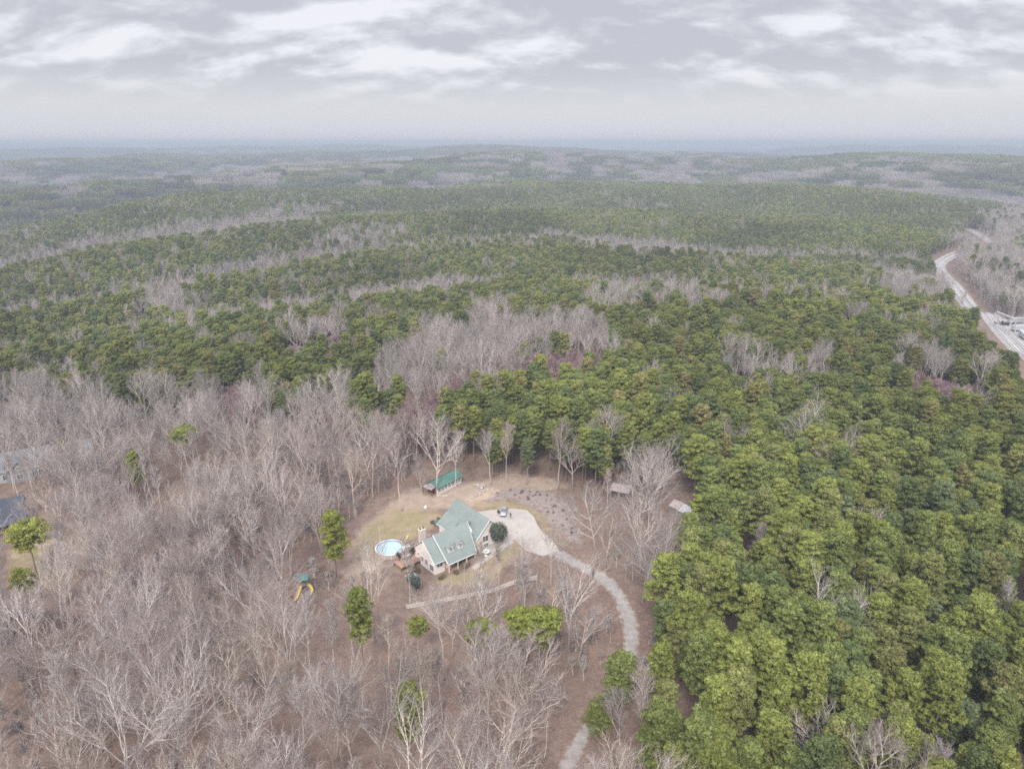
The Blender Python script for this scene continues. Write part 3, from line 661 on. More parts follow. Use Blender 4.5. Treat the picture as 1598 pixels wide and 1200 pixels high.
def place_trees():
    S = 5.25; gx, gy = np.meshgrid(np.arange(-1250, 1251, S), np.arange(46, 1560, S * .87)); gx = gx + (np.arange(gx.shape[0]) % 2)[:, None] * S / 2
    x, y = gx.ravel(), gy.ravel(); k = np.arange(len(x))
    x = x + (hd(k, 1) - .5) * S * .72; y = y + (hd(k, 2) - .5) * S * .72
    r = np.hypot(x, y); ok = (np.abs(x) < y * .82 + 18) & (r < 1520); x, y, k, r = x[ok], y[ok], k[ok], r[ok]
    z = terr(x, y); uc, vc = proj(x, y, z + 14); ub, vb = proj(x, y, z)
    bare = inpoly(uc, vc, BARE_MAIN)
    wu, wv = uc + 34 * fbm(x / 26, y / 26, 61, 2), vc + 14 * fbm(x / 26, y / 26, 65, 2)
    for n_, P in enumerate(BARE_PATCH): bare |= (inpoly(wu, wv, P) if n_ else inpoly(.6 * uc + .4 * wu, .6 * vc + .4 * wv, P)) & (hd(k, 12) < (.88 if n_ else .97))
    bare |= (r > 430) & (hollow(x, y, 90) + 3.6 * fbm(x / 55, y / 55, 71, 3) > np.interp(r, [430, 800, 1500], [4.4, 4.2, 5.0]))
    cl = fbm(x / 60, y / 60, 21, 3); pb = np.where((vc < 560) & (uc < 700), .16, .075) + np.where(cl > .24, .28, 0) * (vc < 620)
    bare |= hd(k, 3) < pb
    purple = np.zeros(len(x), bool)
    for P in PURPLE: purple |= inpoly(uc, vc, P)
    keep = np.ones(len(x), bool)
    keep &= hd(k, 4) < np.where(bare, np.where(r < 420, .56, .68), .96)
    near = r < 420
    sd = sdist(x, y, YARD); keep &= ~(near & (sd > -1.5)); keep &= ~(near & (sdist(x, y, NAVYG) > 0))
    keep &= ~(near & (path_dist(x, y, DRIVE) < np.where(bare, 3.4, 4.2))); keep &= path_dist(x, y, RAIL[::3]) > 13; keep &= path_dist(x, y, RAIL2) > 10
    keep &= sdist(x, y, CLAY) < 0
    front = near & (vb > 905) & (vb < 1010) & (ub > 620) & (ub < 900); keep &= ~(front & (hd(k, 5) < .4))
    half = np.where(bare, 2.2, 3.6); dep = np.maximum(y * CP + (CAM_H - z) * SP, 1)
    for P, lim in [(p, 1) for p in KEEP_HARD] + [(p, 2) for p in KEEP_SOFT]:
        hit = np.zeros(len(x), bool)
        for h in ((4, 9, 13, 17) if lim == 1 else (8, 13, 17)):
            for s in (-1, 0, 1):
                uu, vv = proj(x + s * half, y, z + h); hit |= inpoly(uu, vv, P)
        py = np.mean([unp(u, v).y for u, v in P])
        hit &= y < py + 4
        keep &= ~(hit & ((~bare) | (hd(k, 6) < (.96 if lim == 1 else .93))))
    for P in ([(846, 846), (900, 872), (945, 900), (985, 945), (1002, 990), (996, 1040), (968, 1040), (960, 960), (900, 895), (846, 866)], [(862, 1215), (890, 1150), (925, 1108), (955, 1112), (935, 1160), (905, 1215)]):
        hit = np.zeros(len(x), bool)
        for h in (9, 13, 16):
            for q in (-1.2, 1.2): uu, vv = proj(x + q, y, z + h); hit |= inpoly(uu, vv, P)
        keep &= ~(hit & near & ((hd(k, 14) < .72) | ~bare))
    for u0, v0, h0, p0, *_ in HAND_PINE:
        if p0 == 'F' or u0 < 1000:
            hit = np.zeros(len(x), bool); yy = unp(u0, v0, h0).y
            for h in (9, 13, 17):
                uu, vv = proj(x, y, z + h); hit |= (np.abs(uu - u0) < 30) & (np.abs(vv - v0) < 34)
            keep &= ~(hit & (y < yy) & (hd(k, 11) < .85))
    # keep clear of trees set by hand
    hp = [(unp(u, v, h).x, unp(u, v, h).y, 3.5) for u, v, h, *_ in HAND_PINE] + [(unp(u, v).x, unp(u, v).y, 2.5) for u, v, *_ in HAND_BARE]
    hp += [(OAK[0].x, OAK[0].y, 9), (OAK[1].x, OAK[1].y, 9)]
    for a, b, rr in hp: keep &= np.hypot(x - a, y - b) > rr
    x, y, z, k, r, bare, purple, uc, vc = (a[keep] for a in (x, y, z, k, r, bare, purple, uc, vc))
    rz = hd(k, 7) * 6.283; sc = np.where(bare, .74 + .34 * hd(k, 8), .78 + .32 * hd(k, 8)); q = hd(k, 9)
    ut, vt = proj(x, y, z + 19); infr = (ut > -25) & (ut < 1623) & (vt < 1225)
    slant = np.sqrt(x * x + y * y + (CAM_H - z - 12) ** 2)
    return dict(x=x, y=y, z=z, r=r, bare=bare, purple=purple, u=uc, v=vc, rz=rz, sc=sc, q=q, infr=infr, slant=slant, k=k)
OAK = [unp(1000, 776), unp(1024, 768)]
TP = place_trees()
DESC = []           # (object, kind words, crown u, v) of every single tree, for the labels
def single(name, me_pair, loc, rz, s, label, cat, group):
    o = empty(name, loc, rz); o.scale = (s, s, s); a = link('trunk', me_pair[0], o); b = link('crown', me_pair[1], o)
    tag(o, label, cat, group); return o
def tree_copy(src, loc, rz, s):
    c = copy_tree(src); c.location = loc; c.rotation_euler = (0, 0, rz); c.scale = (s, s, s); return c
def singles():
    G_P, G_B = 'pines of the wood', 'bare hardwoods of the wood'
    srcP, srcB = {}, {}
    def put(kind, i, loc, rz, s, label, crown_h):
        src = srcP if kind in 'PFYO' else srcB
        if (kind, i) not in src:
            me = {'P': PINE_ME, 'O': OPEN_ME, 'F': FLAT_ME, 'Y': YOUNG_ME, 'B': BARE_ME}[kind][i]
            o = src[(kind, i)] = single('pine_tree' if kind in 'PFYO' else 'bare_tree', me, loc, rz, s, label, 'pine tree' if kind in 'PFYO' else 'bare tree', G_P if kind in 'PFYO' else G_B)
        else: o = tree_copy(src[(kind, i)], loc, rz, s)
        if label: o['label'] = label
        elif 'label' in o: del o['label']
        u, v = proj(loc[0], loc[1], loc[2] + crown_h * s); DESC.append((o, kind, i, s, float(u), float(v), label))
        return o
    for u, v, h, p, i, s, lab in HAND_PINE:
        q = unp(u, v, h); put('O' if p == 'P' and u < 900 and u not in (575, 768, 822) else p, i, (q.x, q.y, q.z - h), hd(u, 3) * 6.28, s, lab, h / s)
    for u, v, i, s, lab in HAND_BARE:
        q = unp(u, v); put('B', i, (q.x, q.y, q.z), hd(u, 3) * 6.28, s, lab, 13)
    T = TP; used = np.zeros(len(T['x']), bool)
    for bare, nmax, nk in ((False, 300 - len(HAND_PINE), len(PINE_ME)), (True, 300 - len(HAND_BARE), len(BARE_ME))):
        idx = np.where((T['bare'] == bare) & T['infr'] & ~T['purple'])[0]; idx = idx[np.argsort(T['slant'][idx])][:nmax]; used[idx] = True
        for j in idx: put('B' if bare else 'P', int(T['q'][j] * nk) % nk, (T['x'][j], T['y'][j], T['z'][j]), T['rz'][j], T['sc'][j], None, 13)
    rest = ~used; far = T['r'] > 420
    kP = np.where(T['r'] > 800, 8 + (T['q'] * 6).astype(int), (T['q'] * 8).astype(int))
    kB = np.where(far, 9 + (T['q'] * 4).astype(int), (T['q'] * 9).astype(int)); kB = np.where(T['purple'], 13 + (T['q'] * 2).astype(int) + np.where(far, 2, 0), kB)
    A = np.stack([T['x'], T['y'], T['z'], T['rz'], T['sc'], kP], 1); B = A.copy(); B[:, 5] = kB
    p = rest & ~T['bare'] & ~T['purple']; b = rest & (T['bare'] | T['purple'])
    tag(scatter('pine_forest', A[p], PINE_C), 'dense green pine forest covering the hills', 'pine forest')
    # thickets stand closer together
    Bp = B[b & T['purple']]; ex = [Bp]
    for i in range(3):
        c = Bp.copy(); c[:, 0] += np.random.default_rng(i).uniform(-3, 3, len(c)); c[:, 1] += np.random.default_rng(i + 9).uniform(-3, 3, len(c)); c[:, 3] += 2 + i; ex.append(c)
    tag(scatter('hardwood_forest', np.vstack([B[b & ~T['purple']]] + ex), BARE_C), 'leafless grey hardwoods and mauve thickets in the valleys', 'bare woods')
singles()
PINE_TINT = [('yellow green', (.258, .285, .082)), ('mid green', (.212, .248, .082)), ('deep green', (.160, .200, .080)), ('light olive', (.262, .275, .10)), ('blue green', (.175, .215, .105)), ('dull olive', (.235, .238, .092)), ('rusty brown', (.30, .225, .11))]
BARE_TINT = [('silver grey', (1.08, 1.09, 1.10, 1)), ('pinkish grey', (1.03, .98, .975, 1)), ('dark grey', (.80, .79, .79, 1)), ('tan', (1.04, 1.0, .93, 1)), ('pale', (1.18, 1.17, 1.15, 1))]
MARKS = [(609, 853, 'the round pool'), (720, 820, 'the green roofed house'), (476, 918, 'the play tower'), (694, 750, 'the green roofed shed'), (968, 767, 'the pole shed'), (1060, 792, 'the collapsed shed'),
         (15, 818, 'the navy roofed house'), (70, 722, 'the grey roofed house'), (740, 930, 'the rail fence'), (978, 965, 'the gravel drive bend'), (905, 1165, 'the lower gravel drive'), (207, 722, 'the lone bright pine'),
         (292, 690, 'the slanted olive pine'), (563, 978, 'the narrow lone pine'), (637, 1092, 'the small round pine'), (40, 1190, 'the near left corner'), (330, 1195, 'the near edge'), (1590, 1190, 'the near right corner'),
         (1290, 1195, 'the near edge of the pine wood'), (1595, 800, 'the right edge'), (370, 615, 'the mauve thicket'), (820, 790, 'the planting bed'), (1605, 560, 'the loading yard'), (2, 1000, 'the left edge'), (1010, 735, 'the dense rounded trees')]
def label_trees():
    g = np.random.default_rng(19); rows = []
    for o, kind, i, s, u, v, given in DESC:
        crown = [c for c in o.children if c.name.startswith('crown')][0]
        if kind == 'B':
            k = int(g.choice(5, p=[.27, .26, .13, .18, .16])); tint, c = BARE_TINT[k]
            for ch in o.children: ch.color = c
            st, H = BARE_SPEC[i]; shape, size = BARE_WORD[st] + ' bare tree', H * s
            sz = 'small' if size < 16 else 'large' if size > 20.5 else ''
        else:
            if kind == 'P':
                k = int(g.choice(7, p=[.34, .34, .09, .11, .05, .065, .005])); tint, c = PINE_TINT[k]; j = g.uniform(.9, 1.1); crown.color = (c[0] * j, c[1] * j, c[2] * j, 0)
            else: tint = 'bright green'
            H, R, _ = PINE_SPEC[i] if kind in 'PO' else (16, 3.6, 0); r = R / H
            shape = ('narrow ' if r < .148 else 'broad ' if r > .185 else '') + 'pine'; size = H * s; sz = 'small' if size < 15.5 else 'tall' if size > 21 else ''
        if given: continue
        d = [(math.hypot((u - a) * .9, v - b), a, b, n) for a, b, n in MARKS]; dist, a, b, n = min(d)
        w = ('right of' if u > a else 'left of') if abs(u - a) > abs(v - b) else ('behind' if v < b else 'in front of')
        w = ('close ' if dist < 55 else '' if dist < 130 else 'far ') + w; w = w.replace('in front of', 'before')
        rows.append((' '.join(x for x in (sz, tint, shape, w, n) if x), u, v, o))
    by = {}
    for r in rows: by.setdefault(r[0], []).append(r)
    num = ['', '', 'two', 'three', 'four', 'five', 'six', 'seven', 'eight', 'nine', 'ten']; ordi = ['', 'second', 'third', 'fourth', 'fifth', 'sixth', 'seventh', 'eighth', 'ninth']
    trim = lambda t: t if len(t.split()) <= 16 else ' '.join(t.split()[len(t.split()) - 16:])
    for lab, L in by.items():
        L.sort(key=lambda r: r[1])
        for k, r in enumerate(L):
            n = len(L)
            r[3]['label'] = trim(lab if n == 1 else lab + (', leftmost' if k == 0 else ', rightmost' if k == n - 1 else ', ' + ordi[min(k, 8)] + ' from left') + ' of ' + num[min(n, 10)])
label_trees()
def undergrowth():
    n = 9000; g = np.random.default_rng(77); x = g.uniform(-190, 190, n); y = g.uniform(60, 330, n); z = terr(x, y)
    u, v = proj(x, y, z + 3); m = inpoly(u, v, BARE_MAIN) & (np.abs(x) < y * .82 + 15) & (sdist(x, y, YARD) < -1) & (path_dist(x, y, DRIVE) > 3.2) & (sdist(x, y, NAVYG) < 0)
    m &= fbm(x / 25, y / 25, 41, 2) > .05
    pts = np.stack([x, y, z, g.uniform(0, 6.28, n), g.uniform(.5, 1.1, n), g.integers(0, 3, n)], 1)[m]
    n = 5000; xr = g.uniform(200, 420, n); yr = g.uniform(330, 760, n); dr = path_dist(xr, yr, RAIL[::2]); ur, vr = proj(xr, yr, terr(xr, yr) + 2)
    k = (dr > 11) & (dr < 60) & inpoly(ur, vr, BARE_PATCH[10]) & ~inpoly(ur, vr, [(1552, 495), (1640, 490), (1640, 565), (1575, 515)])
    pts = np.vstack([pts, np.stack([xr, yr, terr(xr, yr), g.uniform(0, 6.28, n), g.uniform(.7, 1.5, n), g.integers(0, 3, n)], 1)[k]])
    tag(scatter('undergrowth', pts, SAPL_C), 'thin leafless saplings and brush under the bare trees', 'undergrowth')
undergrowth()
def far_forest():
    meshes = []
    for t in range(5):
        g = np.random.default_rng(600 + t); acc = Acc(); VV, FF, TT, MI, n0 = [], [], [], [], 0
        protos = []
        for i in range(4):
            a, b = (pine_tree(610 + i + t * 7, 18, 3.8, .45, lod=True) if t < 3 else bare_tree(640 + i + t * 7, 17, ('vase', 'broad', 'upright', 'broad')[i], lod=True))
            Va, Fa, Ta = a.arrays(); Vb, Fb, Tb = b.arrays(); protos.append((Va[:0], Fa[:0], Ta[:0], Vb, Fb, Tb) if t < 3 else (Va, Fa, Ta, Vb, Fb, Tb))
        for i in range(9):
            for j in range(9):
                px, py = (i - 4 + g.uniform(-.4, .4)) * 6.8, (j - 4 + g.uniform(-.4, .4)) * 6.8
                Va, Fa, Ta, Vb, Fb, Tb = protos[g.integers(0, 4)]; V = np.vstack([Va, Vb]); F = np.vstack([Fa, Fb + len(Va)]); T = np.r_[Ta, Tb]
                an, s = g.uniform(0, 6.28), g.uniform(.75, 1.2); R = np.array([[math.cos(an), -math.sin(an), 0], [math.sin(an), math.cos(an), 0], [0, 0, 1]])
                VV.append((V @ R.T) * s + [px, py, 0]); FF.append(F + n0); TT.append(T * (g.uniform(.75, 1.25) if t < 3 else 1)); n0 += len(V)
        meshes.append(mesh_np('stand', np.vstack(VV), np.vstack(FF), [M_NEEDLE if t < 3 else M_HARD], attrs={'tone': np.concatenate(TT) if t < 3 else np.minimum(np.concatenate(TT), .07)}))
    C = proto_collection('stand_kinds', meshes)
    S = 52; gx, gy = np.meshgrid(np.arange(-5600, 5601, S), np.arange(1000, 7400, S)); x, y = gx.ravel().astype(float), gy.ravel().astype(float); k = np.arange(len(x)) + 3
    x += (hd(k, 1) - .5) * 30; y += (hd(k, 2) - .5) * 30; r = np.hypot(x, y); ok = (r > 1505) & (r < 7200) & (np.abs(x) < y * .82)
    x, y, k = x[ok], y[ok], k[ok]; z = terr(x, y); u, v = proj(x, y, z + 12); bare = fbm(x / 500, y / 500, 51, 3) > .24
    for P in BARE_PATCH: bare |= inpoly(u + 30 * fbm(x / 120, y / 120, 61, 2), v + 5 * fbm(x / 120, y / 120, 65, 2), P)
    bare &= hd(k, 9) < .55; bare |= (hollow(x, y, 220) + 3 * fbm(x / 120, y / 120, 71, 2) > 9) & (hd(k, 10) < .9); bare |= hd(k, 5) < .06; m = sdist(x, y, CLAY) < 10
    kind = np.where(bare, 3 + (hd(k, 6) * 2).astype(int), (hd(k, 6) * 3).astype(int))
    pts = np.stack([x, y, z - 1, np.floor(hd(k, 7) * 4) * math.pi / 2 + hd(k, 8) * .4, np.full(len(x), 1.0), kind], 1)[m]
    tag(scatter('distant_forest', pts, C), 'hazy far forest over the rolling ridges', 'distant forest')
far_forest()
#OBJ_BEGIN
# ------------------------------------------------------------------ the house and everything set by hand
M_ROOF = simple('green_metal_roof', (0.205, 0.248, 0.235), 0.5, 0.1, 0.5, col2=(0.25, 0.29, 0.275))
M_SIDE = simple('cream_siding', (0.84, 0.77, 0.73), 0.85, 0.06, 0.6)
M_WHITE = simple('white_trim', (0.74, 0.73, 0.72), 0.6, 0.05, 2)
M_GLASS = simple('dark_window_glass', (0.05, 0.055, 0.065), 0.12, 0.2, 1, spec=0.5)
M_STONE = simple('chimney_stucco', (0.60, 0.52, 0.45), 0.9, 0.12, 2.5, bump=.3)
M_DARK = simple('dark_metal', (0.06, 0.06, 0.065), 0.5, 0.2, 3)
M_WOOD = simple('weathered_wood', (0.22, 0.18, 0.155), 0.9, 0.25, 4)
M_DECK = simple('red_stained_deck', (0.40, 0.24, 0.19), 0.85, 0.15, 3)
M_RAILW = simple('brown_railing', (0.16, 0.10, 0.085), 0.8, 0.2, 4)
M_YEL = simple('yellow_plastic', (0.72, 0.55, 0.12), 0.4, 0.06, 2)
M_TEAL = simple('teal_roof', (0.07, 0.20, 0.185), 0.5, 0.12, 1)
M_GREENR = simple('bright_green_metal_roof', (0.075, 0.175, 0.15), 0.5, 0.12, 0.6, col2=(0.115, 0.215, 0.188))
M_RUST = simple('rusty_tin_roof', (0.42, 0.40, 0.42), 0.6, 0.2, 1.2, col2=(0.36, 0.27, 0.24))
M_RED = simple('dark_red_boards', (0.17, 0.055, 0.055), 0.85, 0.2, 3)
M_SILVER = simple('silver_car_paint', (0.42, 0.44, 0.48), 0.3, 0.04, 1, metal=.4, spec=.5)
M_RUB = simple('black_rubber', (0.03, 0.03, 0.03), 0.8, 0.2, 3)
M_GREYR = simple('grey_shingle_roof', (0.25, 0.255, 0.275), 0.85, 0.12, 1.2, col2=(0.31, 0.315, 0.34))
M_NAVY = simple('navy_metal_roof', (0.05, 0.06, 0.085), 0.45, 0.15, 0.6, col2=(0.075, 0.09, 0.12))
M_FENCE = simple('bleached_fence_boards', (0.78, 0.72, 0.68), 0.9, 0.12, 3)
M_POSTW = simple('grey_fence_post', (0.33, 0.29, 0.27), 0.9, 0.2, 4)
M_STEEL = simple('galvanised_steel', (0.46, 0.47, 0.50), 0.5, 0.1, 1)
M_ROCK = simple('field_stone', (0.42, 0.37, 0.34), 0.95, 0.3, 2)
M_TERRA = simple('terracotta_clay', (0.40, 0.20, 0.13), 0.9, 0.15, 3)

def ext(mb, pts, d):
    """prism: polygon pts swept by vector d"""
    d = Vector(d); P = [Vector(p) for p in pts]
    a = [mb.bm.verts.new(p) for p in P]; b = [mb.bm.verts.new(p + d) for p in P]
    mb.bm.faces.new(a); mb.bm.faces.new(b[::-1])
    for i in range(len(P)): mb.bm.faces.new([a[i], b[i], b[(i + 1) % len(P)], a[(i + 1) % len(P)]])
    return mb
def window(parent, c, w, h, axis, out, name='window', wide=.12, panes=2):
    """c: centre on the wall; axis 'x' or 'y' is the direction along the wall; out: +1 / -1 facing"""
    f, g = MB(), MB()
    def put(mb, a0, a1, z0, z1, d0, d1):
        d0, d1 = sorted((d0 * out, d1 * out))
        if axis == 'x': mb.box(c[0] + a0, c[0] + a1, c[1] + d0, c[1] + d1, c[2] + z0, c[2] + z1)
        else: mb.box(c[0] + d0, c[0] + d1, c[1] + a0, c[1] + a1, c[2] + z0, c[2] + z1)
    put(f, -w / 2 - wide, -w / 2, -h / 2 - wide, h / 2 + wide, 0, .09); put(f, w / 2, w / 2 + wide, -h / 2 - wide, h / 2 + wide, 0, .09)
    put(f, -w / 2, w / 2, h / 2, h / 2 + wide, 0, .088); put(f, -w / 2, w / 2, -h / 2 - wide, -h / 2, 0, .11)
    for k in range(1, panes): put(f, -w / 2 + w * k / panes - .05, -w / 2 + w * k / panes + .05, -h / 2, h / 2, 0, .08)
    put(f, -w / 2, w / 2, -.03, .03, 0, .07)
    fo = f.build(name, M_WHITE, parent); put(g, -w / 2, w / 2, -h / 2, h / 2, .005, .05); g.build('pane', M_GLASS, fo); return fo
def rib_roof(pts, t=.16, pitch=.5, along=None):
    """metal roof plate with raised standing seams running down its slope (pts: ridge a, ridge b, eave b, eave a)"""
    mb = MB(); mb.slab(pts, t); a, b, c, d = [Vector(p) for p in pts[:4]]; n = (b - a).cross(c - b).normalized(); n = n if n.z > 0 else -n
    k = max(2, int(max((b - a).length, (c - d).length) / pitch)); s = (c - d).normalized() * .025
    for i in range(1, k):
        p, q = a.lerp(b, i / k), d.lerp(c, i / k)
        ext(mb, [p - s + n * -.01, p + s + n * -.01, p + s + n * .045, p - s + n * .045], q - p)
    return mb

def main_house():
    h = empty('house', HO, HANG); tag(h, 'cream sided house with pale green metal roof beside the round pool', 'house')
    walls = MB()
    ext(walls, [(0, -4.4, -1.2), (0, 4.95, -1.2), (0, 4.95, 3.7), (0, .3, 7.35), (0, -4.4, 3.6)], (2.95, 0, 0))
    ext(walls, [(2.9, -3.9, -1), (2.9, 5.1, -1), (2.9, 5.1, 3.85), (2.9, .3, 7.7), (2.9, -3.9, 4.3)], (8.1, 0, 0))
    ext(walls, [(10.9, -1.6, -.5), (10.9, 5.0, -.5), (10.9, 5.0, 3.8), (10.9, .3, 7.6), (10.9, -1.6, 6.0)], (2.6, 0, 0))
    ext(walls, [(13.3, -3.9, -.5), (20.9, -3.9, -.5), (20.9, -3.9, 5.0), (17.1, -3.9, 8.85), (13.3, -3.9, 5.0)], (0, 14.1, 0))
    walls.box(11.2, 13.35, 5.2, 10.15, -.5, 3.7)
    walls.build('wall', M_SIDE, h)
    roof = rib_roof([(-.35, .3, 7.62), (3.0, .3, 7.62), (3.0, -4.9, 3.38), (-.35, -4.9, 3.38)]).build('roof', M_ROOF, h)
    rib_roof([(3.0, .3, 7.61), (-.35, .3, 7.61), (-.35, 5.4, 3.4), (3.0, 5.4, 3.4)]).build('roof', M_ROOF, h)
    r2 = rib_roof([(2.75, .3, 7.98), (13.6, .3, 7.98), (11.3, -6.3, 2.75), (2.75, -6.3, 2.75)]).build('roof', M_ROOF, h)
    rib_roof([(14.4, .3, 7.97), (2.75, .3, 7.97), (2.75, 5.7, 3.6), (14.4, 5.7, 3.6)]).build('roof', M_ROOF, h)
    rib_roof([(17.1, -4.35, 9.1), (17.1, 10.7, 9.1), (12.8, 10.7, 4.72), (12.8, -4.35, 4.72)]).build('roof', M_ROOF, h)
    rib_roof([(17.1, 10.7, 9.09), (17.1, -4.35, 9.09), (21.4, -4.35, 4.71), (21.4, 10.7, 4.71)]).build('roof', M_ROOF, h)
    rib_roof([(14.1, 4.6, 6.12), (14.1, 10.72, 6.12), (10.7, 10.72, 3.75), (10.7, 4.6, 3.75)]).build('roof', M_ROOF, h)
    rib_roof([(11.2, 10.75, 3.72), (16.5, 10.75, 3.72), (16.5, 13.2, 2.95), (11.2, 13.2, 2.95)]).build('porch_roof', M_GREENR, h)
    t = MB()
    t.tube([(-.36, -4.92, 3.3), (-.36, .3, 7.54), (-.36, 5.42, 3.32)], .09, 4); t.tube([(2.72, -6.32, 2.68), (2.72, .3, 7.92)], .11, 4)
    t.tube([(2.72, -6.34, 2.66), (11.35, -6.34, 2.66)], .1, 4); t.tube([(-.36, -4.94, 3.3), (2.7, -4.94, 3.3)], .08, 4)
    t.tube([(12.76, -4.38, 4.62), (17.1, -4.38, 9.0), (21.44, -4.38, 4.62)], .1, 4); t.tube([(10.66, 4.55, 3.66), (10.66, 10.74, 3.66)], .09, 4); t.tube([(2.8, 5.74, 3.52), (11, 5.74, 3.52)], .08, 4)
    t.tube([(13.4, .3, 7.95), (11.36, -6.33, 2.72)], .07, 4)
    t.build('white_trim', M_WHITE, h)
    for x in (3.1, 5.7, 8.4, 11.0): MB().box(x - .09, x + .09, -6.15, -5.97, -.6, 2.66).build('porch_post', M_WHITE, h)
    MB().box(2.96, 11.1, -6.2, -3.92, -.4, .25).build('porch_floor', M_DECK, h)
    for x in (11.4, 13.8, 16.3): MB().box(x - .08, x + .08, 12.9, 13.06, -.5, 2.95).build('porch_post', M_WOOD, h)
    for x in (5.0, 7.9):
        dm = MB(); y0 = -4.25; ext(dm, [(x - .75, y0, 4.2), (x + .75, y0, 4.2), (x + .75, y0, 5.75), (x, y0, 6.55), (x - .75, y0, 5.75)], (0, 2.2, 0))
        d = dm.build('dormer', M_WHITE, h)
        for s in (-1, 1):
            MB().slab([(x, y0 - .2, 6.75), (x, -1.2, 6.75), (x + s * 1.0, -1.2, 5.62), (x + s * 1.0, y0 - .2, 5.62)], .1).build('dormer_roof', M_ROOF, d)
        window(d, (x, y0, 5.3), .75, .95, 'x', -1, wide=.1)
    window(h, (0, 2.9, 2.5), .6, .6, 'y', -1, panes=1); window(h, (0, 1.1, 1.9), .9, 1.3, 'y', -1); window(h, (0, -.7, 1.9), .9, 1.3, 'y', -1)
    window(h, (0, -3.1, 1.4), 1.5, 1.5, 'y', -1, wide=.25)
    window(h, (1.45, -4.4, 2.5), 1.6, 1.3, 'x', -1, wide=.08)
    for x in (4.4, 9.2): window(h, (x, -3.9, 1.7), 1.0, 1.5, 'x', -1)
    dr = MB().box(6.2, 7.3, -3.97, -3.9, .25, 2.4).build('door', M_RED, h); MB().box(7.1, 7.2, -4.03, -3.97, 1.2, 1.35).build('handle', M_STEEL, dr)
    window(h, (15.9, -3.9, 3.9), 1.7, 1.5, 'x', -1); window(h, (16.1, -3.9, 1.9), 1.4, 1.0, 'x', -1)
    for y in (-1.2, 3.6): 
        g = MB().box(20.9, 20.96, y, y + 3.2, 1.3, 3.7).build('garage_door', M_WHITE, h)
    ch = MB().box(1.6, 3.05, 4.0, 5.25, -.5, 7.7).build('chimney', M_STONE, h)
    c = MB().box(1.5, 3.15, 3.9, 5.35, 7.7, 7.85); c.build('cap', M_STONE, ch)
    for x in (1.9, 2.75): MB().lathe([(.18, 7.85), (.18, 8.25), (.24, 8.25), (.24, 8.32), (.001, 8.32)], 10, (x, 4.6)).build('flue', M_DARK, ch)
    # deck at the back corner towards the pool
    d = empty('deck', HO, HANG); tag(d, 'red stained raised deck between the house and the pool', 'deck')
    MB().box(-5.6, -.1, 2.0, 5.6, .98, 1.12).build('floor', M_DECK, d)
    MB().box(-.08, 1.3, 5.0, 6.6, .97, 1.10).build('floor', M_DECK, d)
    for p in ((-5.5, 2.1), (-2.8, 2.1), (-.2, 2.1), (-5.5, 5.5), (-2.8, 5.5), (-.2, 5.5)): MB().box(p[0] - .08, p[0] + .08, p[1] - .08, p[1] + .08, -.5, .98).build('post', M_RAILW, d)
    r = MB()
    for x in np.arange(-5.0, 0, .35): r.box(x - .03, x + .03, 2.02, 2.08, 1.12, 2.0)
    r.box(-5.1, -.1, 1.98, 2.12, 2.0, 2.08); r.build('railing', M_RAILW, d)
    return h
main_house()
def lp(x, y, z=0): return Matrix.Translation(HO) @ Matrix.Rotation(HANG, 4, 'Z') @ Vector((x, y, z))

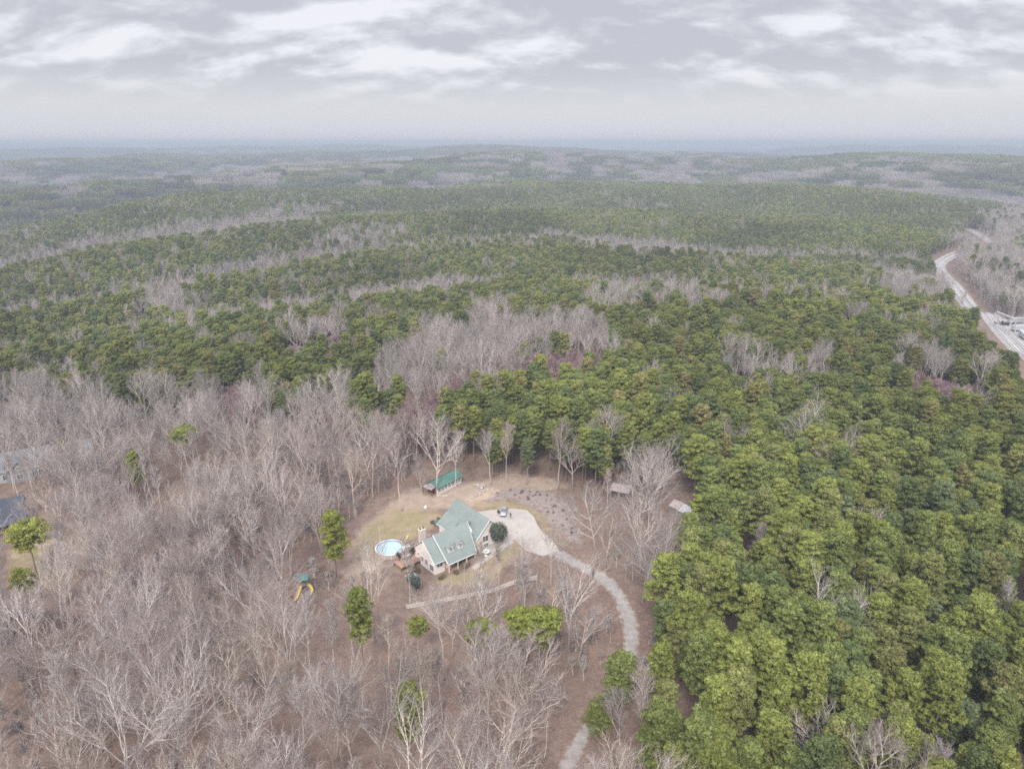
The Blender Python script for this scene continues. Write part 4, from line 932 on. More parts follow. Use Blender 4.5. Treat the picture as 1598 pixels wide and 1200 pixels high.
def pool():
    c = unp(609, 854, 1.25); z = tz(c.x, c.y); p = empty('swimming_pool', (c.x, c.y, z)); tag(p, 'round above ground pool of pale blue water with white rim', 'pool')
    R = 3.75; w = MB(); n = 72
    prof = [(R + .06 * math.cos(9), -.2), (R + .05, .1), (R + .05, 1.2), (R - .08, 1.2), (R - .08, .2)]
    w.lathe(prof, n); w.build('wall', simple('pool_wall', (0.50, 0.43, 0.40), .7, .08, 1.5), p, smooth=False)
    MB().lathe([(R - .14, 1.2), (R + .16, 1.2), (R + .16, 1.28), (R - .14, 1.28)], n, closed=True).build('rim', M_WHITE, p)
    posts = MB()
    for k in range(14):
        a = 2 * math.pi * k / 14; posts.box(-.09, .09, -.06, .06, -.2, 1.2, Matrix.Rotation(a, 4, 'Z') @ Matrix.Translation((R + .1, 0, 0)) @ Matrix.Rotation(math.pi / 2, 4, 'Z'))
    posts.build('wall_ribs', M_WHITE, p)
    MB().lathe([(R - .085, .22), (R - .085, 1.19)], n).build('liner', simple('pool_liner', (0.18, 0.36, 0.52), .6, .1, 2), p)
    m = simple('pool_water', (0.36, 0.56, 0.72), 0.08, 0.1, .5, col2=(0.50, 0.68, 0.80), spec=.5)
    MB().lathe([(.001, .82), (R - .09, .82)], n).build('water', m, p)
    # sliding chute and steps at the deck side
    a = empty('pool_slide', (c.x + 3.55, c.y + 2.0, z)); tag(a, 'curved yellow slide running down into the round pool', 'slide')
    pts = catmull([(-.9, -1.0, 1.35), (-.35, -.35, 1.6), (.25, .5, 2.2), (.55, 1.3, 2.75)], 6); mb = MB()
    for s0, s1, dz in ((-.3, .3, 0), (-.34, -.26, .22), (.26, .34, .22)):
        for q0, q1 in zip(pts, pts[1:]):
            t = (q1 - q0).normalized(); sd_ = Vector((t.y, -t.x, 0)).normalized()
            mb.slab([q0 + sd_ * s0 + Vector((0, 0, dz)), q0 + sd_ * s1 + Vector((0, 0, dz)), q1 + sd_ * s1 + Vector((0, 0, dz)), q1 + sd_ * s0 + Vector((0, 0, dz))], .05 + dz)
    mb.build('chute', M_YEL, a)
    l = MB()
    for s in (-.25, .25): l.tube([(.5 + s, 1.35, -.3), (.5 + s, 1.3, 2.7)], .04, 6)
    for k in range(6): l.tube([(.25, 1.33, .2 + k * .4), (.75, 1.33, .2 + k * .4)], .03, 6)
    l.build('ladder', M_STEEL, a)
    b = empty('pool_steps', (c.x + 3.9, c.y + .4, z)); b.rotation_euler.z = .5; tag(b, 'white platform steps at the right side of the pool', 'steps')
    MB().box(-.6, 1.1, -.55, .55, 1.22, 1.34).build('platform', M_WHITE, b)
    for k in range(3): MB().box(-1.3 + .1 * k, -.75, -.45 + .02 * k, .45 - .02 * k, .75 + k * .18, .83 + k * .18).build('step', M_WHITE, b)
    for x, y in ((1.0, .45), (1.0, -.45)): MB().box(x - .05, x + .05, y - .05, y + .05, -.3, 1.22).build('leg', M_WHITE, b)
    r = MB()
    for y in (-.5, .5): r.tube([(-.5, y, 1.34), (-.5, y, 2.2), (.6, y, 2.2), (.6, y, 1.34)], .035, 6)
    r.build('handrail', M_WHITE, b)
pool()

def deck_things():
    q = lp(-2.2, 4.6, 1.12); g = empty('grill', q, HANG + .3); tag(g, 'dark grill cabinet with white lid on the deck by the chimney', 'grill')
    MB().box(-.75, .75, -.5, .5, 0, .95).build('body', M_DARK, g, bevel=.03)
    MB().box(-.7, .7, -.45, .45, .95, 1.15).build('lid', M_WHITE, g, bevel=.05)
    MB().tube([(-.5, -.55, 1.0), (.5, -.55, 1.0)], .03, 6).build('handle', M_STEEL, g)
    for k, (x, y, s) in enumerate(((-.6, 5.2, 1.0), (.6, 6.1, .8), (-4.2, 5.2, .9))):
        q = lp(x, y, 1.12); pt = empty('potted_shrub', q); tag(pt, ('dark leafless potted shrub beside the chimney base', 'small potted shrub at the deck corner behind the chimney', 'potted shrub on the deck end near the slide')[k], 'plant')
        MB().lathe([(.001, 0), (.25, 0), (.36, .5), (.30, .5), (.001, .45)], 14).build('pot', M_TERRA, pt)
        a, b = bare_tree(700 + k, 1.6, 'dome', lod=True); V, F, T = a.arrays(); V2, F2, T2 = b.arrays(); V = np.vstack([V, V2]) * np.array([.8, .8, 1]) * s
        link('stems', mesh_np('stems', V + [0, 0, .5], np.vstack([F, F2 + len(T)]), [simple('dark_stems', (.10, .085, .07), .9)], attrs={'tone': np.r_[T, T2]}), pt)
deck_things()

def leafy(name, c, rx, ry, h, n, col, label, cat, seed, base=0.0, lump=7, trunk=True, leaf=.22):
    """dense shrub: leaf-sized faces spread through several overlapping lumps"""
    g = np.random.default_rng(seed); o = empty(name, c); tag(o, label, cat)
    L = g.normal(size=(lump, 3)) * [rx * .38, ry * .38, h * .16] + [0, 0, h * .55 + base]; R = g.uniform(.45, .75, lump)
    k = g.integers(0, lump, n); q = g.normal(size=(n, 3)); q /= np.linalg.norm(q, axis=1)[:, None]
    p = L[k] + q * R[k][:, None] * np.array([rx, ry, h * .5]) * g.uniform(.55, 1.05, (n, 1)); p[:, 2] = np.clip(p[:, 2], .05 + base, None)
    nn = q + g.normal(size=q.shape) * .5; nn /= np.linalg.norm(nn, axis=1)[:, None]; a = np.cross(nn, g.normal(size=q.shape)); a /= np.linalg.norm(a, axis=1)[:, None]; b = np.cross(nn, a); s = leaf * g.uniform(.6, 1.3, (n, 1))
    V = np.stack([p + a * s, p - a * s * .6 + b * s * .6, p - a * s * .6 - b * s * .6], 1).reshape(-1, 3)
    link('foliage', mesh_np('foliage', V, np.arange(3 * n).reshape(-1, 3), [simple(name + '_leaf', col, .8, .3, 1.5)]), o)
    if trunk: MB().tube([(0, 0, -.3), (.05, .03, h * .45 + base)], .12, 6, .06).build('stem', M_WOOD, o)
    return o
def shrubs():
    q = lp(18.9, -6.1); q.z = tz(q.x, q.y); leafy('evergreen_shrub', q, 2.5, 1.9, 7.0, 5200, (.10, .115, .085), 'tall dark grey green shrub against the garage gable', 'shrub', 1)
    q = unp(650, 925); leafy('evergreen_shrub', (q.x, q.y, q.z), 1.5, 1.5, 5.0, 2200, (.10, .125, .105), 'blue grey conical evergreen below the left house corner', 'shrub', 2)
    for k, (u, v, r, h, lab) in enumerate(((690, 903, .9, 1.2, 'low brown shrub at the front corner of the house'), (712, 896, .8, 1.1, 'low brown shrub along the front porch'), (728, 886, .9, 1.3, 'rounded shrub at the right porch end'),
                                      (642, 884, 1.0, 1.0, 'grey brown shrub below the left gable wall'), (652, 892, .9, .8, 'spreading shrub under the gable windows'), (748, 866, .8, 1.0, 'dark shrub by the garage front'),
                                      (676, 817, .7, .9, 'dark green shrub behind the chimney'), (686, 812, .6, .8, 'little green shrub beside the back porch'))):
        q = unp(u, v); leafy('garden_shrub', (q.x, q.y, q.z), r, r, h, 500, (.14, .13, .085) if k % 2 else (.16, .12, .095), lab, 'shrub', 10 + k, trunk=False, leaf=.16)
    g = np.random.default_rng(4); grp = 'clipped shrubs of the planting bed'; n = 0; src = None
    bx = np.array(BED)
    while n < 26:
        x, y = g.uniform(bx[:, 0].min(), bx[:, 0].max()), g.uniform(bx[:, 1].min(), bx[:, 1].max())
        if sdist(np.array([x]), np.array([y]), BED)[0] < .8: continue
        s = g.uniform(.4, .85)
        if src is None: src = o = leafy('bed_shrub', (x, y, tz(x, y)), .55, .55, .9, 260, (.21, .15, .14), None, 'shrub', 60, trunk=False, leaf=.14)
        else: o = copy_tree(src)
        o.location = (x, y, tz(x, y)); o.scale = (s, s, s * g.uniform(.7, 1)); o.rotation_euler.z = g.uniform(0, 6)
        tag(o, 'small dark shrub dotted over the grey planting bed', 'shrub', grp); n += 1
shrubs()

def car():
    c = unp(786.3, 801); o = empty('car', (c.x, c.y, tz(c.x, c.y) + .06), math.radians(-97)); tag(o, 'silver car on the concrete with one dark door standing open', 'car')
    # length along +x (nose), half profile per station: x, half width, sill z, belt z
    S = [(-2.3, .70, .45, .80), (-2.2, .80, .32, .92), (-1.6, .88, .28, .98), (-.6, .90, .26, .98), (.6, .90, .26, .96), (1.5, .88, .28, .90), (2.1, .80, .34, .78), (2.32, .62, .45, .66)]
    mb = MB(); rings = []
    for x, w, z0, z1 in S:
        rings.append([mb.bm.verts.new(p) for p in ((x, -w, z0), (x, -w * 1.02, (z0 + z1) / 2), (x, -w * .93, z1), (x, -w * .4, z1 + .05), (x, w * .4, z1 + .05), (x, w * .93, z1), (x, w * 1.02, (z0 + z1) / 2), (x, w, z0))])
    for A, B in zip(rings, rings[1:]):
        for k in range(8): mb.bm.faces.new([A[k], A[(k + 1) % 8], B[(k + 1) % 8], B[k]])
    mb.bm.faces.new(rings[0]); mb.bm.faces.new(rings[-1][::-1]); mb.build('body', M_SILVER, o, smooth=True)
    cb = MB(); lo = [(-1.75, .80, .98), (1.05, .80, .96)]; hi = [(-1.15, .62, 1.44), (.25, .62, 1.46)]
    V = [cb.bm.verts.new(p) for p in ((lo[0][0], -.8, .98), (lo[1][0], -.8, .96), (lo[1][0], .8, .96), (lo[0][0], .8, .98), (hi[0][0], -.62, 1.44), (hi[1][0], -.62, 1.46), (hi[1][0], .62, 1.46), (hi[0][0], .62, 1.44))]
    for f in ((0, 1, 5, 4), (1, 2, 6, 5), (2, 3, 7, 6), (3, 0, 4, 7), (4, 5, 6, 7)): cb.bm.faces.new([V[i] for i in f])
    cb.build('cabin_glass', simple('tinted_car_glass', (.10, .11, .13), .1, .1, 1, spec=.6), o)
    MB().slab([(-1.2, -.64, 1.5), (.3, -.64, 1.51), (.3, .64, 1.51), (-1.2, .64, 1.5)], .06).build('roof', M_SILVER, o)
    pl = MB()
    for s in (-1, 1):
        for a, b in (((1.05, .81, .97), (.27, .64, 1.47)), ((-.45, .82, .98), (-.45, .64, 1.48)), ((-1.75, .81, .98), (-1.17, .64, 1.46))): pl.tube([(a[0], a[1] * s, a[2]), (b[0], b[1] * s, b[2])], .035, 5)
    pl.build('pillars', M_SILVER, o)
    for x in (-1.4, 1.45):
        for s in (-1, 1):
            w = MB().tube([(x, s * .70, .33), (x, s * .90, .33)], .33, 20).build('wheel', M_RUB, o); MB().tube([(x, s * .90, .33), (x, s * .92, .33)], .2, 14).build('rim', M_STEEL, w)
    for s in (-1, 1):
        MB().box(2.08, 2.28, s * .68 - .14, s * .68 + .14, .62, .76).build('headlight', M_WHITE, o, bevel=.02)
        MB().box(-2.30, -2.2, s * .68 - .14, s * .68 + .14, .7, .86).build('taillight', M_RED, o, bevel=.02)
        MB().box(.75, .9, s * .86 - .0 - (.0 if s > 0 else .18), s * .86 + (.18 if s > 0 else 0), .95, 1.08).build('mirror', M_SILVER, o, bevel=.02)
    d = MB(); d.box(-1.05, 0, -.04, .04, .3, .95); d.box(-.95, -.1, -.03, .03, .95, 1.36)
    dd = d.build('open_door', M_DARK, o); dd.location = (.95, -.9, 0); dd.rotation_euler.z = math.radians(62)
    MB().box(1.9, 2.36, -.55, .55, .36, .5).build('bumper', M_DARK, o, bevel=.03)
car()

def person():
    c = unp(796.6, 808.3); z = tz(c.x, c.y) + .06
    J = dict(pel=(0, 0, .95), sp=(0, .01, 1.15), ch=(0, .02, 1.36), nk=(0, .01, 1.50), hd=(0, -.02, 1.60), tp=(0, -.01, 1.74))
    for s, n in ((-1, 'l'), (1, 'r')):
        J.update({n + 'hip': (s * .10, 0, .90), n + 'kn': (s * .12, -.03 * s - .02, .50), n + 'an': (s * .13, .05 * s, .09), n + 'to': (s * .15, .05 * s - .16, .04),
                  n + 'sh': (s * .19, .02, 1.42), n + 'el': (s * .25, .05, 1.14), n + 'wr': (s * .22, -.12, .95), n + 'ha': (s * .21, -.19, .90)})
    R = dict(pel=.15, sp=.135, ch=.16, nk=.06, hd=.10, tp=.075, hip=.10, kn=.065, an=.045, to=.04, sh=.07, el=.045, wr=.032, ha=.035)
    E = [('pel', 'sp'), ('sp', 'ch'), ('ch', 'nk'), ('nk', 'hd'), ('hd', 'tp')]
    for n in 'lr': E += [('pel', n + 'hip'), (n + 'hip', n + 'kn'), (n + 'kn', n + 'an'), (n + 'an', n + 'to'), ('ch', n + 'sh'), (n + 'sh', n + 'el'), (n + 'el', n + 'wr'), (n + 'wr', n + 'ha')]
    names = list(J); fing = []
    V = [J[n] for n in names]; rad = [R.get(n, R.get(n[1:], .05)) for n in names]; EE = [(names.index(a), names.index(b)) for a, b in E]
    for n, s in (('l', -1), ('r', 1)):
        hx, hy, hz = J[n + 'ha']; root = names.index(n + 'ha')
        for k, (dx, L) in enumerate(((-.03, .075), (-.01, .085), (.01, .08), (.03, .065), (-s * .045, .05))):
            V += [(hx + dx, hy - .02, hz - .025), (hx + dx * 1.1, hy - .03, hz - .03 - L)]; rad += [.010, .008]; EE += [(root, len(V) - 2), (len(V) - 2, len(V) - 1)]
    me = bpy.data.meshes.new('person_rig'); me.from_pydata(V, EE, []); o = bpy.data.objects.new('person_rig', me); COL.objects.link(o)
    o.modifiers.new('s', 'SKIN'); o.modifiers.new('d', 'SUBSURF').levels = 1
    for i, v in enumerate(me.skin_vertices[0].data): v.radius = (rad[i], rad[i] * (.75 if names[i:i + 1] and names[i] in ('ch', 'sp', 'pel') else 1)); v.use_root = i == 0
    dg = bpy.context.evaluated_depsgraph_get(); bm_ = bpy.data.meshes.new_from_object(o.evaluated_get(dg)); bpy.data.objects.remove(o)
    bm_.materials.clear()
    for m in (simple('skin', (.45, .29, .22), .6), simple('dark_shirt', (.055, .05, .06), .9), simple('dark_trousers', (.10, .085, .085), .9), M_RUB): bm_.materials.append(m)
    for p in bm_.polygons:
        zc = p.center.z; x = abs(p.center.x); p.use_smooth = True
        p.material_index = 3 if zc < .1 else 0 if (zc > 1.49 or (x > .17 and zc < .99)) else 1 if zc > .93 else 2
    r = empty('person', (c.x, c.y, z), math.radians(150)); tag(r, 'person in dark clothes standing on the concrete near the car', 'person')
    link('body', bm_, r)
    hb = MB(); bmesh.ops.create_uvsphere(hb.bm, u_segments=14, v_segments=9, radius=.118, matrix=Matrix.Translation((0, .015, 1.70)) @ Matrix.Scale(1.0, 4))
    bmesh.ops.delete(hb.bm, geom=[v for v in hb.bm.verts if v.co.z < 1.66 and v.co.y < .0], context='VERTS'); hb.build('hair', simple('dark_hair', (.03, .025, .02), .7), r, smooth=True)
    fc = MB()
    for s in (-1, 1): fc.box(s * .035 - .012, s * .035 + .012, -.128, -.112, 1.63, 1.645)
    fc.build('eyes', M_DARK, r); MB().box(-.012, .012, -.145, -.11, 1.58, 1.62).build('nose', simple('skin_nose', (.45, .29, .22), .6), r, bevel=.004); MB().box(-.025, .025, -.122, -.108, 1.545, 1.553).build('mouth', M_RED, r)
person()

def rail_fence():
    a, b = unp(634, 951), unp(838, 905); o = empty('rail_fence', (a.x, a.y, a.z)); tag(o, 'long bleached three rail fence below the front lawn', 'fence')
    n = 15; P = []
    for i in range(n):
        p = a.lerp(b, i / (n - 1)); p.z = tz(p.x, p.y); P.append(p - a); 
        d = (b - a).normalized(); MB().box(-.1, .1, -.1, .1, -.4, 1.42, Matrix.Translation(P[-1]) @ Matrix.Rotation(math.atan2(d.y, d.x), 4, 'Z')).build('post', M_POSTW, o)
    for h in (.45, .85, 1.25):
        m = MB()
        for p, q in zip(P, P[1:]):
            d = (q - p).normalized(); s = Vector((d.y, -d.x, 0)) * .13
            ext(m, [p + s + Vector((0, 0, h - .09)), p + s * 1.45 + Vector((0, 0, h - .09)), p + s * 1.45 + Vector((0, 0, h + .09)), p + s + Vector((0, 0, h + .09))], q - p)
        m.build('rail', M_FENCE, o)
rail_fence()

def gable_building(name, c, ang, L, Wd, eave, ridge, mw, mr, label, cat, over=.4, base=-.6):
    o = empty(name, c, ang); tag(o, label, cat)
    ext(MB(), [(-L / 2, -Wd / 2, base), (-L / 2, Wd / 2, base), (-L / 2, Wd / 2, eave), (-L / 2, 0, ridge), (-L / 2, -Wd / 2, eave)], (L, 0, 0)).build('wall', mw, o)
    k = (ridge - eave) / (Wd / 2); e = eave - k * over
    for s in (-1, 1):
        rib_roof([(-L / 2 - over, 0, ridge + .14 + (.01 if s > 0 else 0)), (L / 2 + over, 0, ridge + .14 + (.01 if s > 0 else 0)), (L / 2 + over, s * (Wd / 2 + over), e + .14), (-L / 2 - over, s * (Wd / 2 + over), e + .14)], .12).build('roof', mr, o)
    return o
def sheds():
    A, B, D = unp(682.5, 761, 2.5), unp(718.7, 742.5, 2.5), unp(671, 752, 2.5)
    L = 10.4; Wd = 4.6; d = (B - A); d.z = 0; ang = math.atan2(d.y, d.x); u = d.normalized(); v = Vector((-u.y, u.x, 0)); c = A + u * L / 2 + v * Wd / 2; c.z = tz(c.x, c.y)
    o = gable_building('garden_shed', c, ang, L, Wd, 2.4, 3.7, M_WHITE, M_GREENR, 'long garden shed with bright green roof and a row of windows', 'shed')
    for k in range(7): window(o, (-4.5 + k * 1.45, -Wd / 2, 1.5), 1.0, 1.15, 'x', -1, wide=.07)
    MB().box(-L / 2 - .06, -L / 2, -1.9, 1.9, -.2, 2.2).build('end_boards', M_RED, o)
    le = rib_roof([(-L / 2 - .42, 2.2, 2.5), (-L / 2 - .42, -1.6, 2.5), (-L / 2 - 1.7, -1.4, 2.1), (-L / 2 - 1.7, 2.0, 2.1)], .1).build('lean_to', M_RUST, o)
    for y in (-1.5, 2.1): MB().box(-L / 2 - 1.65, -L / 2 - 1.51, y - .07, y + .07, -.4, 1.95).build('post', M_RED, o)
    b = empty('landscape_timber', c + u * -4.6 - v * 3.6, ang - .9); b.location.z = tz(b.location.x, b.location.y); tag(b, 'pale timber lying in front of the green shed corner', 'timber')
    MB().box(-1.6, 1.6, -.12, .12, -.05, .22).build('beam', simple('pale_timber', (.55, .47, .38), .9), b, bevel=.03)
    # open pole shed with a tin roof
    c = unp(968, 775); o = empty('pole_shed', c, math.radians(-22)); tag(o, 'open pole shed with a sloping rusty tin roof', 'shed')
    rib_roof([(-2.9, 1.9, 3.1), (2.9, 1.9, 3.1), (2.9, -1.9, 2.5), (-2.9, -1.9, 2.5)], .1).build('roof', M_RUST, o)
    for x in (-2.7, 0, 2.7):
        for y in (-1.7, 1.7): MB().box(x - .1, x + .1, y - .1, y + .1, -.4, 2.4 + (y + 1.7) * .17).build('post', M_WOOD, o)
    MB().box(-2.7, 2.7, 1.72, 1.78, -.2, 2.6).build('back_wall', M_WOOD, o)
    c = unp(1062, 802); o = empty('collapsed_shed', c, math.radians(-38)); tag(o, 'collapsed grey shed with a buckled tin roof', 'shed')
    rib_roof([(-3, 1.8, 3.0), (-.2, 1.8, 2.7), (-.2, -1.8, 1.9), (-3, -1.8, 2.5)], .1).build('roof', M_RUST, o)
    rib_roof([(-.1, 1.7, 2.6), (3, 1.9, 1.9), (2.8, -1.7, 1.4), (-.1, -1.7, 1.8)], .1).build('roof', M_STEEL, o)
    ext(MB(), [(-2.8, -1.5, -.4), (2.6, -1.5, -.4), (2.6, -1.5, 1.3), (-.2, -1.5, 1.75), (-2.8, -1.5, 2.3)], (0, 3.1, 0)).build('wall', M_WOOD, o)
sheds()

def play_set():
    c = unp(475, 918); z = c.z; o = empty('play_set', (c.x, c.y, z), math.radians(8)); tag(o, 'wooden play tower with a teal canopy and two yellow slides', 'play set')
    for x in (-1, 1):
        for y in (-1, 1): MB().box(x - .08, x + .08, y - .08, y + .08, -.4, 3.0).build('post', M_WOOD, o)
    MB().box(-1.1, 1.1, -1.1, 1.1, 1.5, 1.62).build('platform', M_WOOD, o)
    r = MB()
    for z0 in (1.85, 2.15, 2.45):
        r.box(-1.06, 1.06, .98, 1.04, z0, z0 + .16); r.box(-1.06, -1.0, -.95, .95, z0, z0 + .16)
    r.build('railing', M_WOOD, o)
    for s in (-1, 1): MB().slab([(-1.3, 0, 3.9 + (.01 if s > 0 else 0)), (1.3, 0, 3.9 + (.01 if s > 0 else 0)), (1.3, s * 1.3, 2.95), (-1.3, s * 1.3, 2.95)], .06).build('canopy', M_TEAL, o)
    sb = MB(); sb.tube([(1.0, 0, 2.6), (4.6, 0, 2.6)], .08, 6)
    for y in (-1, 1): sb.tube([(4.6, 0, 2.6), (4.6, y * 1.2, -.3)], .07, 6)
    sb.build('swing_beam', M_WOOD, o)
    for x in (2.2, 3.4):
        s = MB()
        for dx in (-.2, .2): s.tube([(x + dx, 0, 2.55), (x + dx, 0, .55)], .015, 4)
        s.box(x - .24, x + .24, -.1, .1, .5, .55); s.build('swing', M_DARK, o)
    def chute(pts, w):
        P = catmull(pts, 6); mb = MB()
        for s0, s1, h in ((-w, w, 0), (-w - .05, -w + .03, .2), (w - .03, w + .05, .2)):
            for a, b in zip(P, P[1:]):
                t = (b - a).normalized(); sv = Vector((t.y, -t.x, 0)).normalized(); up = Vector((0, 0, h))
                mb.slab([a + sv * s0 + up, a + sv * s1 + up, b + sv * s1 + up, b + sv * s0 + up], .05 + h)
        mb.build('slide', M_YEL, o)
    chute([(1.05, -.9, 1.6), (1.7, -1.4, 1.3), (2.1, -2.3, .8), (1.8, -3.2, .35), (1.4, -3.6, .2)], .28)
    chute([(-.6, -1.1, 1.6), (-.7, -2.0, 1.2), (-.9, -3.2, .7), (-1.2, -4.2, .35), (-1.6, -4.8, .2)], .28)
    l = MB()
    for x in (-.35, .35): l.tube([(x, -1.9, -.2), (x, -1.05, 1.6)], .05, 6)
    for k in range(4): l.tube([(-.35, -1.75 + k * .2, .2 + k * .42), (.35, -1.75 + k * .2, .2 + k * .42)], .035, 6)
    lo = l.build('ladder', M_WOOD, o); lo.location.x = .6
play_set()

def neighbours():
    c = unp(58, 738); o = gable_building('grey_roofed_house', (c.x + 2, c.y + 3, c.z), math.radians(28), 26, 11, 3.6, 8.0, simple('pale_siding', (.55, .54, .54), .9), M_GREYR, 'large neighbour house with pale grey roof behind bare trees', 'house')
    for x, dy, w, hh in ((-7, -6.6, 7, 6.6), (9.2, -5.4, 8, 7.4)):
        ext(MB(), [(x - w / 2, dy, -.6), (x + w / 2, dy, -.6), (x + w / 2, dy, 3.4), (x, dy, hh - .4), (x - w / 2, dy, 3.4)], (0, 7, 0)).build('gable_wing', o.children[0].data.materials[0], o)
        for s in (-1, 1): rib_roof([(x, dy - .4, hh), (x, dy + 6.5, hh + .01), (x + s * (w / 2 + .4), dy + 6.5, 3.2), (x + s * (w / 2 + .4), dy - .4, 3.2)], .12).build('roof', M_GREYR, o)
        window(o, (x, dy, 1.8), 1.6, 1.4, 'x', -1); window(o, (x, dy, 4.4), 1.0, 1.0, 'x', -1)
    for x in (-11, -1.5, 1.2, 4): window(o, (x, -5.5, 1.8), 1.0, 1.5, 'x', -1)
    MB().box(-2.6, -1.4, 1.5, 2.5, 6, 9.1).build('chimney', M_STONE, o)
    MB().box(-.2, .9, -5.57, -5.5, -.3, 2.2).build('door', M_RED, o)
    c = unp(148, 724); t = empty('pickup_truck', c, math.radians(-20)); tag(t, 'white pickup truck parked at the right end of the grey roofed house', 'truck')
    b = MB(); b.box(-2.7, 2.6, -.95, .95, .45, 1.0); b.box(-2.7, -.6, -.95, -.85, 1.0, 1.35); b.box(-2.7, -.6, .85, .95, 1.0, 1.35); b.box(-2.7, -2.6, -.84, .84, 1.0, 1.35); b.build('body', M_WHITE, t)
    ext(MB(), [(-.55, -.88, 1.0), (1.5, -.88, 1.0), (.8, -.8, 1.8), (-.5, -.8, 1.8)], (0, 1.7, 0)).build('cab', M_WHITE, t)
    MB().slab([(1.52, -.7, 1.06), (1.52, .7, 1.06), (.86, .65, 1.76), (.86, -.65, 1.76)], .03).build('windscreen', M_GLASS, t)
    for x in (-1.7, 1.7):
        for s in (-1, 1): MB().tube([(x, s * .7, .4), (x, s * .97, .4)], .4, 16).build('wheel', M_RUB, t)
    c = unp(4, 822); o = gable_building('navy_roofed_house', (c.x - 3.5, c.y + 2, c.z), math.radians(32), 15, 9, 3.2, 6.6, M_WOOD, M_NAVY, 'small house with navy metal roof and wooden porch', 'house')
    rib_roof([(-7.5, -4.9, 3.0), (7.9, -4.9, 3.0), (7.9, -8.4, 2.2), (-7.5, -8.4, 2.2)], .1).build('porch_roof', M_NAVY, o)
    MB().box(-7.5, 7.9, -8.6, -4.55, .3, .5).build('porch_floor', M_DECK, o)
    for x in (-7.2, -3.5, .2, 3.9, 7.6): MB().box(x - .09, x + .09, -8.3, -8.12, -.4, 2.2).build('porch_post', M_WOOD, o)
    r = MB(); r.box(-7.4, 7.8, -8.3, -8.2, 1.35, 1.45); r.box(-7.4, 7.8, -8.28, -8.22, .7, .78)
    for x in np.arange(-7.2, 7.8, .4): r.box(x - .03, x + .03, -8.28, -8.22, .5, 1.35)
    r.build('porch_railing', M_WOOD, o)
    for x in (-5, 1.5, 5.5): window(o, (x, -4.5, 1.7), 1.0, 1.4, 'x', -1)
    MB().box(-2.2, -1.2, -4.57, -4.5, .5, 2.6).build('door', M_RED, o)
    c = unp(84, 822); p = empty('brush_pile', c); tag(p, 'heap of cut brown branches near the navy roofed house', 'brush pile'); g = np.random.default_rng(3); m = MB()
    for k in range(60):
        a = g.uniform(0, 3.14); q = Vector((g.normal() * 1.1, g.normal() * .8, g.uniform(.05, .8))); dv = Vector((math.cos(a), math.sin(a), g.normal() * .15)) * g.uniform(.8, 1.8); m.tube([q - dv, q + dv], .05, 4, .025)
    m.build('branches', simple('dead_branches', (.2, .14, .115), .9), p)
neighbours()

